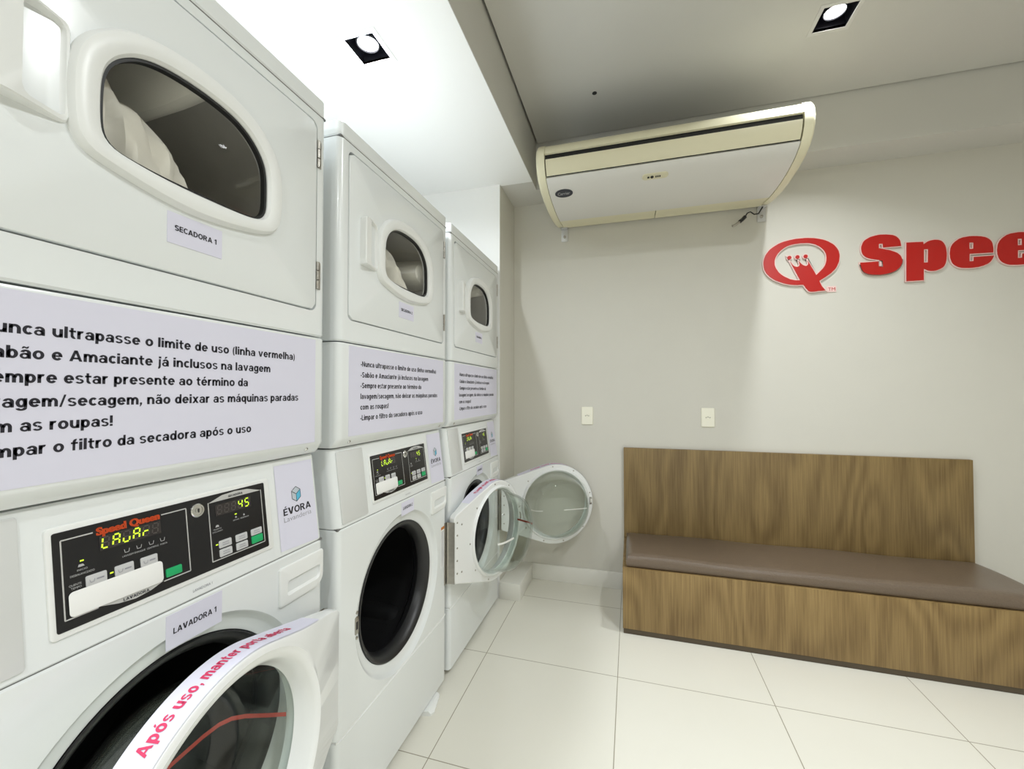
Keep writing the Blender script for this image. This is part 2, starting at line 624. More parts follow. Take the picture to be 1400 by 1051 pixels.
    G['N'] = _r(0, 0, 0.18, 0.73) + _r(0.53, 0, 0.71, 0.73) + [[(0, 0.73), (0.19, 0.73), (0.71, 0), (0.52, 0)]]
    G['O'] = _arc(0.385, 0.365, 0.385, 0.377, 0, 360, 0.18, 0.135)
    G['R'] = _r(0, 0, 0.18, 0.73) + _arc(0.33, 0.52, 0.29, 0.21, -90, 90, 0.18, 0.12) + _r(0.1, 0.61, 0.34, 0.73) + _r(0.1, 0.31, 0.34, 0.43) + [[(0.25, 0.35), (0.44, 0.35), (0.69, 0), (0.47, 0)]]
    G['S'] = _sc(G['s'], 1.22, 1.33)
    G['V'] = _sc(G['v'], 1.25, 1.33)
    G['1'] = _r(0.17, 0, 0.345, 0.73) + [[(0, 0.50), (0, 0.62), (0.19, 0.73), (0.26, 0.73), (0.26, 0.58)]]
    G['2'] = _arc(0.285, 0.50, 0.285, 0.24, -25, 165, 0.17, 0.125) + [[(0, 0.11), (0.21, 0.11), (0.545, 0.40), (0.40, 0.43)]] + _r(0, 0, 0.57, 0.13)
    G['3'] = _arc(0.27, 0.535, 0.27, 0.205, -90, 150, 0.17, 0.11) + _arc(0.27, 0.205, 0.295, 0.215, -155, 90, 0.17, 0.11)
    return G


GLYPH = _glyphs()


def bold_text(s, size, width=None, align='LEFT', gap=0.075):
    """(verts, faces) of heavy lettering; size = em height; width fits the string into that length"""
    vs, fs, x = [], [], 0.0
    for c in s:
        if c == ' ':
            x += 0.32
            continue
        g = [list(p) for p in GLYPH[c]]
        m = max(p[0] for q in g for p in q)
        for q in g:
            b = len(vs)
            vs += [((x + p[0]) * size, p[1] * size) for p in q]
            fs.append(tuple(range(b, b + len(q))))
        x += m + gap
    W_ = (x - gap) * size
    k = width / W_ if width else 1.0
    off = {'LEFT': 0, 'CENTER': W_ * k / 2, 'RIGHT': W_ * k}[align]
    return [(v[0] * k - off, v[1]) for v in vs], fs


def put_text(bm, geo, fn):
    """fn maps glyph (u, v) to a 3D point"""
    vs, fs = geo
    bv = [bm.verts.new(fn(u, v)) for u, v in vs]
    for f in fs:
        try:
            bm.faces.new([bv[i] for i in f])
        except ValueError:
            pass


def quad(bm, fn, u0, v0, u1, v1):
    bm.faces.new([bm.verts.new(fn(u, v)) for u, v in ((u0, v0), (u1, v0), (u1, v1), (u0, v1))])


def poly(bm, fn, pts):
    bm.faces.new([bm.verts.new(fn(u, v)) for u, v in pts])


def line(bm, fn, p, q, w):
    p, q = Vector(p), Vector(q)
    t = (q - p).normalized()
    n = Vector((-t.y, t.x)) * w / 2
    poly(bm, fn, [tuple(p - n), tuple(q - n), tuple(q + n), tuple(p + n)])


# ------------------------------------------------------------------ room shell
YW = 2.7016                                     # back wall
struct(box('floor', (-0.85, -2.4, -0.1), (3.5, YW + 0.1, 0), M['floor']))
struct(box('wall_back', (-0.85, YW, 0), (3.5, YW + 0.1, 2.9), M['wall']))
struct(box('wall_left', (-0.95, -2.4, 0), (-0.85, YW + 0.1, 2.9), M['wall']))
struct(box('wall_right', (3.5, -2.4, 0), (3.6, YW + 0.1, 2.9), M['wall']))
struct(box('wall_front', (-0.95, -2.5, 0), (3.6, -2.4, 2.9), M['wall']))
struct(box('wall_pier', (-0.85, 2.3825, 0), (0.0, YW, LOWZ), M['wall']))
struct(box('wall_pier_lit', (-0.85, 2.378, 0), (0.0, 2.3825, LOWZ), M['lowceil']))  # pier front skin, painted whiter to carry the lamp's brightness on that face
struct(box('ceiling_low', (-0.85, -2.4, LOWZ), (0.199, 2.40, 2.778), M['lowceil']))
# the upper ceiling stops a finger short of the beams: a thin shadow gap
struct(box('ceiling', (0.213, -2.4, UPZ), (3.5, 2.487, UPZ + 0.02), M['ceil']))
struct(box('ceiling_slab', (-0.85, -2.4, UPZ + 0.035), (3.5, YW, UPZ + 0.1), M['ceil']))
bm = bmesh.new()
bbox(bm, (0.1985, -2.4, LOWZ), (0.2005, 2.40, UPZ + 0.035))
struct(build('trim_1', bm, M['ceil']))
bm = bmesh.new()
bbox(bm, (-0.85, 2.40, LOWZ), (3.5, 2.42, UPZ + 0.035))
bbox(bm, (0.2005, 2.499, LOWZ), (3.5, YW, UPZ + 0.035))
bm.free()
struct(box('beam_back', (0.2, 2.499, 2.495), (3.5, YW, UPZ + 0.035), M['ceil']))
struct(box('beam_corner', (-0.85, 2.40, LOWZ), (0.2, YW, UPZ + 0.035), M['ceil']))
# plinth at the foot of the pier, baseboard along the back wall
struct(box('trim_2', (0.0, 2.372, 0), (0.1296, YW, 0.099), M['skirt'], bev=0.002))
struct(box('baseboard_back', (0.1296, YW - 0.014, 0), (0.716, YW, 0.102), M['skirt'], bev=0.002))
bm = bmesh.new()
bbox(bm, (2.46, YW - 0.014, 0), (3.5, YW, 0.102), 0.002)
struct(build('baseboard_right', bm, M['skirt']))


# ------------------------------------------------------------------ downlights
def downlight(x, y, z, w, trimw, label, power, color, disc_z, spread=178, trim=None):
    t = empty('recessed_downlight', (x, y, z))
    tag(t, label, 'ceiling light', 'recessed downlights')
    h = 0.10
    n = 4
    # thin white trim frame under the ceiling
    bm = bmesh.new()
    sq = lambda s, zz: [(-s, -s, zz), (s, -s, zz), (s, s, zz), (-s, s, zz)]
    loft(bm, [sq(trimw / 2, 0.0), sq(trimw / 2, -0.002), sq(trimw / 2 - 0.002, -0.003), sq(w / 2 + 0.002, -0.003),
              sq(w / 2, -0.002), sq(w / 2, 0.012)], True)
    build('trim_frame', bm, trim or M['plastic'], t, smooth=False)
    bm = bmesh.new()
    loft(bm, [sq(w / 2, 0.0), sq(w / 2, h)], True, False, True)
    loft(bm, [sq(w / 2 + 0.003, 0.0), sq(w / 2 + 0.003, h + 0.003)], True, False, True)
    loft(bm, [sq(w / 2 + 0.003, 0.0), sq(w / 2, 0.0)], True)
    build('housing', bm, M['lampblack'], t, smooth=False)
    r = 0.036
    bm = bmesh.new()
    circ = lambda rr, zz: [(rr * math.cos(2 * PI * k / 32), rr * math.sin(2 * PI * k / 32), zz) for k in range(32)]
    loft(bm, [circ(r + 0.006, h), circ(r + 0.006, disc_z), circ(r + 0.002, disc_z - 0.002), circ(r, disc_z + 0.003)], True)
    build('bezel', bm, M['lampblack'], t)
    bm = bmesh.new()
    loft(bm, [circ(r, disc_z + 0.003), circ(r * 0.7, disc_z - 0.001), circ(r * 0.35, disc_z - 0.003)], True, False, True)
    build('lamp_disc', bm, M['lampdisc'], t)
    lo = lamp_light('downlight_light', (x, y, z + disc_z - 0.006), power, color, 0.07, spread)
    return t


def cut_hole(o, a, b):
    cut(o, box('cutter', a, b, None))


UL = (1.58, 1.981)
LL = (-0.165, 1.297)
downlight(UL[0], UL[1], UPZ, 0.122, 0.155, 'square downlight lit in the grey upper ceiling above the bench', P_UP * 0.80, C_UP, 0.022, 120, M['trimgrey'])
downlight(LL[0], LL[1], LOWZ, 0.118, 0.155, 'square downlight lit in the bright low ceiling over the dryers', P_LOW, C_LOW, 0.018)
cut_hole(bpy.data.objects['ceiling'], (UL[0] - 0.0645, UL[1] - 0.0645, UPZ - 0.1), (UL[0] + 0.0645, UL[1] + 0.0645, UPZ + 0.2))
cut_hole(bpy.data.objects['ceiling_slab'], (UL[0] - 0.0645, UL[1] - 0.0645, UPZ - 0.1), (UL[0] + 0.0645, UL[1] + 0.0645, UPZ + 0.2))
cut_hole(bpy.data.objects['ceiling_low'], (LL[0] - 0.0625, LL[1] - 0.0625, LOWZ - 0.1), (LL[0] + 0.0625, LL[1] + 0.0625, LOWZ + 0.11))

# small open hole in the upper ceiling, left of the air conditioner's middle
bm = bmesh.new()
hx, hy = 0.0, 0.0
loft(bm, [[(0.012 * math.cos(2 * PI * k / 20), 0.012 * math.sin(2 * PI * k / 20), zz) for k in range(20)] for zz in (0.0, -0.002)], True, True, True)
o = build('ceiling_cap', bm, M['dark'])
o.location = (0.589, 2.145, UPZ)
tag(o, 'tiny black cap in the upper ceiling above the air conditioner', 'cap')

# ------------------------------------------------------------------ machines
MW = 0.683
WC = MW / 2
PZ = 0.55                                        # porthole height
SETB = 0.028 / 0.215                             # lean of the control panel


def dshape(k=0):
    """dryer window outline (y, z), ccw, measured"""
    base = [(0.230, 1.594), (0.30, 1.587), (0.40, 1.587), (0.455, 1.590), (0.478, 1.598), (0.490, 1.615),
            (0.492, 1.650), (0.491, 1.695), (0.484, 1.722), (0.466, 1.747), (0.438, 1.768), (0.40, 1.780), (0.345, 1.784),
            (0.290, 1.780), (0.252, 1.768), (0.224, 1.747), (0.206, 1.722), (0.199, 1.695), (0.198, 1.650), (0.200, 1.615), (0.211, 1.600)]
    return base


def smooth_loop(pts, it=2):
    for _ in range(it):
        out = []
        n = len(pts)
        for i in range(n):
            p, q = pts[i], pts[(i + 1) % n]
            out.append((p[0] * 0.75 + q[0] * 0.25, p[1] * 0.75 + q[1] * 0.25))
            out.append((p[0] * 0.25 + q[0] * 0.75, p[1] * 0.25 + q[1] * 0.75))
        pts = out
    return pts


def scale_loop(pts, c, s):
    return [(c[0] + (p[0] - c[0]) * s, c[1] + (p[1] - c[1]) * s) for p in pts]


DC = (0.345, 1.675)
NR = 128
D_IN = ray_outline(smooth_loop(dshape()), DC, NR)


def grow(pts, d, c=DC):
    out = []
    for p in pts:
        v = Vector((p[0] - c[0], p[1] - c[1]))
        v = v.normalized() * (v.length + d)
        out.append((c[0] + v.x, c[1] + v.y))
    return out


def rounded_profile_body(name, mat, parent, z0, z1, depth=0.70, r=0.02, bev=0.004):
    """upright cabinet with rounded front vertical edges"""
    bm = bmesh.new()
    pts = [(-depth, 0.0), (-depth, MW)]
    for i in range(7):
        a = 0.5 * PI - 0.5 * PI * i / 6
        pts.append((-r + r * math.cos(a), MW - r + r * math.sin(a)))
    for i in range(7):
        a = -0.5 * PI * i / 6
        pts.append((-r + r * math.cos(a), r + r * math.sin(a)))
    pts = pts[::-1]
    ins = inset(pts, bev)
    lv = [[(p[0], p[1], z0) for p in ins], [(p[0], p[1], z0 + bev) for p in pts],
          [(p[0], p[1], z1 - bev) for p in pts], [(p[0], p[1], z1) for p in ins]]
    loft(bm, lv, True, True, True)
    return build(name, bm, mat, parent)


NOTICE = ['-Nunca ultrapasse o limite de uso (linha vermelha)', '-Sab\u00e3o e Amaciante j\u00e1 inclusos na lavagem',
          '-Sempre estar presente ao t\u00e9rmino da', 'lavagem/secagem, n\u00e3o deixar as m\u00e1quinas paradas',
          'com as roupas!', '-Limpar o filtro da secadora ap\u00f3s o uso']
NOTICE_W = [0.487, 0.419, 0.364, 0.499, 0.146, 0.373]
NOTICE_Z = [1.306, 1.274, 1.2425, 1.2105, 1.179, 1.1475]


def sheet(name, y0, y1, z0, z1, x, parent, mat=None, back=0.0009):
    bm = bmesh.new()
    bbox(bm, (x - 0.0002, y0, z0), (x + back, y1, z1))
    return build(name, bm, mat or M['paper'], parent, smooth=False)


def dryer(y0, num, label, turn):
    t = empty('tumble_dryer', (0, y0, 1.075))
    tag(t, label, 'dryer', 'stacked tumble dryers')
    sub = lambda n, m, p=t: None
    off = Vector((0, 0, -1.075))

    def fin(o):
        if o.parent is t:
            o.data.transform(Matrix.Translation(off))
        return o
    keep = []
    # cabinet with door pocket and drum cavity
    cab = rounded_profile_body('cabinet', M['enamel'], t, 1.3715, 1.9402)
    cut(cab, plate('cutter', rrect(0.0335, 0.6485, 1.4335, 1.9155, 0.02), -0.016, 0.05, None))
    cut(cab, box('cutter', (-0.62, 0.09, 1.44), (-0.010, 0.60, 1.91), None))
    keep.append(cab)
    # lid
    lid = rounded_profile_body('top_lid', M['enamel'], t, 1.9418, 1.984, bev=0.003)
    keep.append(lid)
    # dark line between lid and cabinet
    keep.append(box('lid_gap', (-0.69, 0.004, 1.9385), (-0.003, MW - 0.003, 1.9435), M['gap'], t))
    # lower front panel: chamfered underside
    bm = bmesh.new()
    prof = [(-0.70, 1.368), (-0.003, 1.368), (-0.0008, 1.3665), (0.0, 1.364), (0.0, 1.103), (-0.003, 1.098), (-0.016, 1.079), (-0.02, 1.077), (-0.70, 1.077)]
    rr = 0.018
    lv = []
    for yy, ins_ in ((0.0, rr), (rr * 0.13, rr * 0.5), (rr * 0.5, rr * 0.13), (rr, 0.0), (MW - rr, 0.0), (MW - rr * 0.5, rr * 0.13), (MW - rr * 0.13, rr * 0.5), (MW, rr)):
        lv.append([(min(x, x - ins_ * (1 if x > -0.1 else 0)), yy, z) for x, z in prof])
    loft(bm, lv, True, True, True)
    keep.append(build('lower_panel', bm, M['enamel'], t))
    for yy in (0.055, MW - 0.055):
        bm = bmesh.new()
        n = Vector((0.83, 0, -0.56)).normalized()
        c = Vector((-0.0085, yy, 1.090))
        a1 = Vector((0, 1, 0))
        a2 = n.cross(a1)
        lp = lambda r, h: [tuple(c + n * h + a1 * r * math.cos(2 * PI * k / 14) + a2 * r * math.sin(2 * PI * k / 14)) for k in range(14)]
        loft(bm, [lp(0.0055, 0), lp(0.0052, 0.002), lp(0.003, 0.0032)], True, True, True)
        keep.append(build('screw', bm, M['chrome'], t))
    # door
    dp = ray_outline(rrect(0.037, 0.645, 1.437, 1.912, 0.018, 9), DC, NR)
    # keep true corners by adding many rays; outer loop uses the same rays as the window
    bm = bmesh.new()
    hole = grow(D_IN, 0.010)
    loops = [YZ(dp, -0.012), YZ(dp, -0.001), YZ(inset(dp, 0.001), 0.0015), YZ(inset(dp, 0.003), 0.0025), YZ(hole, 0.0025), YZ(hole, -0.012)]
    loft(bm, loops, True)
    r0 = YZ(dp, -0.012)
    loft(bm, [YZ(hole, -0.012), YZ(dp, -0.012)], True)
    door = build('door', bm, M['enamel'], t)
    keep.append(door)
    # raised window surround
    bm = bmesh.new()
    prof = [(0.0375, 0.002), (0.0365, 0.010), (0.032, 0.0165), (0.025, 0.019), (0.012, 0.0185), (0.004, 0.016), (0.0, 0.010), (0.0, -0.010), (0.012, -0.010)]
    loft(bm, [YZ(grow(D_IN, d), x) for d, x in prof], True)
    keep.append(build('window_surround', bm, M['plastic'], door))
    # seal and glass
    bm = bmesh.new()
    loft(bm, [YZ(grow(D_IN, 0.0005), 0.007), YZ(grow(D_IN, -0.005), 0.007), YZ(grow(D_IN, -0.0055), -0.004)], True)
    keep.append(build('window_seal', bm, M['rubber'], door))
    bm = bmesh.new()
    loft(bm, [YZ(grow(D_IN, -0.004), 0.002), YZ(scale_loop(D_IN, DC, 0.8), 0.005), YZ(scale_loop(D_IN, DC, 0.45), 0.007), YZ(scale_loop(D_IN, DC, 0.1), 0.0075)], True, False, True)
    keep.append(build('window_glass', bm, M['tint'], door))
    # pull handle: a raised scoop open to the right
    bm = bmesh.new()
    hp = rrect(0.084, 0.166, 1.604, 1.748, (0.004, 0.010, 0.010, 0.012), 6)
    c = (0.135, 1.675)
    ho = ray_outline(hp, c, 80)
    pk = ray_outline(rrect(0.113, 0.160, 1.613, 1.742, (0.010, 0.006, 0.012, 0.008), 6), c, 80)
    dep = lambda p: 0.0 + 0.018 * max(0.0, min(1.0, (p[1] - 1.604) / 0.0001)) * 0 + 0.025 - 0.017 * max(0.0, min(1.0, (p[0] - 0.10) / 0.06))
    loft(bm, [YZ(ho, 0.002), [(max(0.004, dep(p) - 0.003), p[0], p[1]) for p in ho], [(dep(p), p[0], p[1]) for p in inset(ho, 0.002)],
              [(dep(p), p[0], p[1]) for p in inset(pk, -0.001)], [(dep(p) - 0.002, p[0], p[1]) for p in pk],
              [(-0.020 + 0.023 * max(0, min(1, (p[0] - 0.122) / 0.035)), p[0], p[1]) for p in inset(pk, 0.003)],
              [(-0.024 + 0.026 * max(0, min(1, (p[0] - 0.122) / 0.035)), p[0], p[1]) for p in inset(pk, 0.006)]], True, False, True)
    keep.append(build('handle', bm, M['plastic'], door))
    # hinges
    for zz in (1.835, 1.525):
        bm = bmesh.new()
        for i in range(3):
            z0 = zz - 0.034 + i * 0.0235
            lp = lambda z: [(0.0025 + 0.0045 * math.cos(2 * PI * k / 12), 0.650 + 0.0045 * math.sin(2 * PI * k / 12), z) for k in range(12)]
            loft(bm, [lp(z0), lp(z0 + 0.021)], True, True, True)
        bbox(bm, (0.0, 0.652, zz - 0.034), (0.0018, 0.660, zz + 0.034))
        keep.append(build('hinge', bm, M['steel'], t))
    # name label on the door
    lab = sheet('paper_label', 0.297, 0.395, 1.487, 1.541, 0.0026, door)
    keep.append(lab)
    bm = bmesh.new()
    put_text(bm, bold_text('SECADORA %d' % num, 0.0130, align='CENTER', width=0.075), lambda u, v: (0.0041, 0.346 + u, 1.511 + v))
    lt = build('lettering', bm, M['ink'], lab, smooth=False)
    keep.append(lt)
    # notice
    nt_ = sheet('notice_sheet', 0.041, 0.647, 1.106, 1.362, 0.0, t)
    keep.append(nt_)
    bm = bmesh.new()
    tx0 = 0.080 if num == 1 else 0.093
    for s, w, z in zip(NOTICE, NOTICE_W, NOTICE_Z):
        w = w + 0.013 if num == 1 and w > 0.2 else w
        put_text(bm, bold_text(s, 0.0212, width=w), lambda u, v: (0.0012, tx0 + u, z + v))
    keep.append(build('lettering', bm, M['ink'], nt_, smooth=False))
    # drum
    bm = bmesh.new()
    cy, cz = 0.345, 1.675
    lathe_x(bm, [(0.16, -0.0145), (0.222, -0.02), (0.226, -0.05), (0.226, -0.48), (0.20, -0.50), (0.02, -0.50), (0.001, -0.50)], cy, cz, 64)
    drum = build('drum', bm, M['dryerdrum'], t)
    keep.append(drum)
    for k in range(3):
        a = turn + k * 2 * PI / 3
        bm = bmesh.new()
        rad = Vector((0, math.cos(a), math.sin(a)))
        tan = Vector((0, -math.sin(a), math.cos(a)))
        cen = Vector((0, cy, cz))
        lv = []
        for x, hgt, wd in ((-0.022, 0.05, 0.055), (-0.04, 0.085, 0.06), (-0.12, 0.10, 0.065), (-0.30, 0.11, 0.07), (-0.45, 0.10, 0.07), (-0.49, 0.06, 0.06)):
            row = []
            for s in range(9):
                q = -1 + 2 * s / 8
                hh = hgt * math.cos(q * PI / 2) ** 0.7 if abs(q) < 1 else 0
                row.append(tuple(cen + Vector((x, 0, 0)) + rad * (0.224 - hh) + tan * (wd * q)))
            lv.append(row)
        loft(bm, lv, False)
        keep.append(build('lifter', bm, M['lifter'], drum))
    for o in keep:
        fin(o)
        if o.parent is not t:
            o.data.transform(Matrix.Translation(off))
    return t


SEG = {'a': ((0, 2), (1, 2)), 'b': ((1, 1), (1, 2)), 'c': ((1, 0), (1, 1)), 'd': ((0, 0), (1, 0)), 'e': ((0, 0), (0, 1)), 'f': ((0, 1), (0, 2)), 'g': ((0, 1), (1, 1))}
CH = {'L': 'def', 'A': 'abcefg', 'U': 'cde', 'r': 'eg', '4': 'bcfg', '5': 'acdfg', ' ': '', '2': 'abdeg'}


def seven(bm, fn, chars, u0, v0, pitch, w, h, lw, dim=False, slant=0.12):
    for i, chh in enumerate(chars):
        on = CH[chh]
        for k, (p, q) in SEG.items():
            if (k in on) == dim:
                continue
            P = Vector((p[0] * w, p[1] * h / 2))
            Q = Vector((q[0] * w, q[1] * h / 2))
            d = (Q - P).normalized() * lw * 0.55
            P, Q = P + d, Q - d
            P.x += P.y * slant
            Q.x += Q.y * slant
            base = Vector((u0 + i * pitch, v0))
            line(bm, fn, base + P, base + Q, lw)


def door_parts(t, num, pivot, theta, off):
    """washer door in the frame e (towards free edge), o (outer normal), z"""
    e = Vector((math.sin(theta), -math.cos(theta), 0))
    onr = Vector((math.cos(theta), math.sin(theta), 0))
    pv = Vector((pivot[0], pivot[1], 0)) + off
    L, R = 0.34, 0.24
    W = lambda ee, o, z: tuple(pv + e * ee + onr * o + Vector((0, 0, z)))
    # hull outline of circle and hinge edge
    pts = []
    ztop, zbot = 0.70, 0.415
    dt, db = Vector((0 - L, ztop - PZ)), Vector((0 - L, zbot - PZ))
    at = math.atan2(dt.y, dt.x) - math.acos(R / dt.length)      # tangent angles
    ab = math.atan2(db.y, db.x) + math.acos(R / db.length)
    if ab < -PI:
        ab += 2 * PI
    if ab > 0:
        ab -= 2 * PI
    n = 72
    for i in range(n + 1):
        a = ab + (at - ab) * i / n
        pts.append((L + R * math.cos(a), PZ + R * math.sin(a)))
    pts.append((0.0, ztop))
    pts.append((0.0, zbot))
    N = 144
    hull = ray_outline(pts, (L, PZ), N)

    def T(ee):
        s = max(0.0, min(1.0, ee / 0.20))
        s = s * s * (3 - 2 * s)
        return 0.030 + 0.030 * s
    circ = lambda r: [(L + r * math.cos(2 * PI * k / N), PZ + r * math.sin(2 * PI * k / N)) for k in range(N)]

    def row(pp, f):
        return [W(p[0], f(p), p[1]) for p in pp]
    bm = bmesh.new()
    hin = inset(hull, 0.004)
    hin2 = inset(hull, 0.0012)
    rows = [row(circ(0.200), lambda p: 0.014), row(circ(0.202), lambda p: -0.008), row(circ(0.209), lambda p: -0.012), row(circ(0.214), lambda p: -0.008), row(circ(0.217), lambda p: 0.0),
            row(hin, lambda p: 0.0), row(hull, lambda p: 0.003), row(hull, lambda p: T(p[0]) - 0.005), row(hin2, lambda p: T(p[0]) - 0.0015), row(hin, lambda p: T(p[0])),
            row(circ(0.2335), lambda p: T(p[0]) + 0.0005), row(circ(0.228), lambda p: max(T(p[0]) + 0.002, 0.052)), row(circ(0.221), lambda p: 0.0585), row(circ(0.215), lambda p: 0.057),
            row(circ(0.208), lambda p: 0.050), row(circ(0.200), lambda p: 0.030), row(circ(0.196), lambda p: 0.020), row(circ(0.194), lambda p: 0.015), row(circ(0.200), lambda p: 0.014)]
    loft(bm, rows, True)
    door = build('door', bm, M['doorwhite'], t)
    # bowl
    prof = [(0.199, 0.012), (0.195, -0.004), (0.188, -0.035), (0.178, -0.085), (0.168, -0.108), (0.150, -0.121), (0.120, -0.127), (0.06, -0.130), (0.004, -0.131)]
    inn = [(r - 0.006 if r > 0.14 else r, o + 0.006 if r <= 0.17 else o) for r, o in prof]
    bm = bmesh.new()
    loft(bm, [row(circ(max(r, 0.001)), lambda p: o) for r, o in prof], True, False, True)
    loft(bm, [row(circ(max(r, 0.001)), lambda p: o) for r, o in inn], True, False, True)
    loft(bm, [row(circ(prof[0][0]), lambda p: prof[0][1]), row(circ(inn[0][0]), lambda p: inn[0][1])], True)
    bowl = build('glass_bowl', bm, M['glass'], door)
    # tape: load line across the bowl
    def tape(sgn, i0, i1, mat, wz=0.0045):
        bm = bmesh.new()
        a, b = [], []
        for i in range(i0, i1):
            r, o = prof[i]
            a.append(W(L + sgn * (r + 0.001), o - 0.001, PZ - wz))
            b.append(W(L + sgn * (r + 0.001), o - 0.001, PZ + wz))
        loft(bm, [a, b], False)
        o_ = build('limit_tape', bm, mat, bowl, recalc=False)
        return o_
    if num == 1:
        tape(-1, 1, 9, M['redtape'])
        tape(1, 4, 9, M['redtape'])
    elif num == 2:
        tape(1, 1, 5, M['redtape'])
        tape(-1, 4, 8, M['glaretape'])
    else:
        tape(1, 5, 9, M['glaretape'], 0.002)
        tape(-1, 3, 7, M['glaretape'], 0.002)
    # sticker and text along the top rim
    seq = []
    a = math.radians(8)
    while a < at:
        seq.append((L + (R + 0.0006) * math.cos(a), PZ + (R + 0.0006) * math.sin(a)))
        a += math.radians(2)
    tx = Vector((0.0 - seq[-1][0], ztop - seq[-1][1])).normalized()
    for k in range(1, 23):
        seq.append((seq[-1][0] + tx.x * 0.008, seq[-1][1] + tx.y * 0.008))
    cum = [0]
    for p, q in zip(seq[:-1], seq[1:]):
        cum.append(cum[-1] + math.hypot(q[0] - p[0], q[1] - p[1]))

    def along(s):
        s = max(0, min(cum[-1] - 1e-6, s))
        for i in range(len(cum) - 1):
            if cum[i] <= s <= cum[i + 1]:
                f = (s - cum[i]) / (cum[i + 1] - cum[i])
                return (seq[i][0] + (seq[i + 1][0] - seq[i][0]) * f, seq[i][1] + (seq[i + 1][1] - seq[i][1]) * f)
        return seq[-1]

    def rim(s, v, lift):
        p = along(s)
        t0 = Vector(along(s + 0.004)) - Vector(along(s - 0.004))
        nn = Vector((t0.y, -t0.x))
        if nn.length > 0:
            nn.normalize()
        o = T(p[0]) * (1 - v)                    # v 0 at the front edge, 1 at the back
        return W(p[0] + nn.x * lift, o, p[1] + nn.y * lift)
    bm = bmesh.new()
    S = cum[-1]
    m = 60
    loft(bm, [[rim(S * i / m, 0.04, 0.0006) for i in range(m + 1)], [rim(S * i / m, 0.95, 0.0006) for i in range(m + 1)]], False)
    st = build('rim_sticker', bm, M['paper'], door, recalc=False)
    geo = bold_text('Ap\u00f3s uso, manter porta aberta', 0.030, width=0.300)
    bm = bmesh.new()
    put_text(bm, geo, lambda u, v: rim(0.200 + u, 0.36 + v / 0.021 * 0.30, 0.0014))
    build('lettering', bm, M['redink'], st, smooth=False, recalc=False)
    # screws on the inner flange
    spots = [(L + 0.228 * math.cos(math.radians(d)), PZ + 0.228 * math.sin(math.radians(d))) for d in (-78, -40, 15, 60, 95, 140, 180, 215, 250)]
    spots += [(0.018, ztop - 0.03 - k * 0.054) for k in range(5)] + [(0.05, 0.655), (0.05, 0.45)]
    for (ee, z) in spots:
        bm = bmesh.new()
        lp = lambda r, o: [W(ee + r * math.cos(2 * PI * k / 10), o, z + r * math.sin(2 * PI * k / 10)) for k in range(10)]
        loft(bm, [lp(0.0045, 0.001), lp(0.004, -0.0015), lp(0.002, -0.0025)], True, False, True)
        build('screw', bm, M['steel'], door)
    # strike on the free edge
    bm = bmesh.new()
    lp = lambda w, h, o: [W(L + 0.2245 + a * w, o, PZ + 0.01 + b * h) for a, b in ((-1, -1), (1, -1), (1, 1), (-1, 1))]
    loft(bm, [lp(0.007, 0.022, 0.001), lp(0.007, 0.022, -0.003), lp(0.004, 0.012, -0.010)], True, False, True)
    build('latch_hook', bm, M['chrome'], door)
    return door


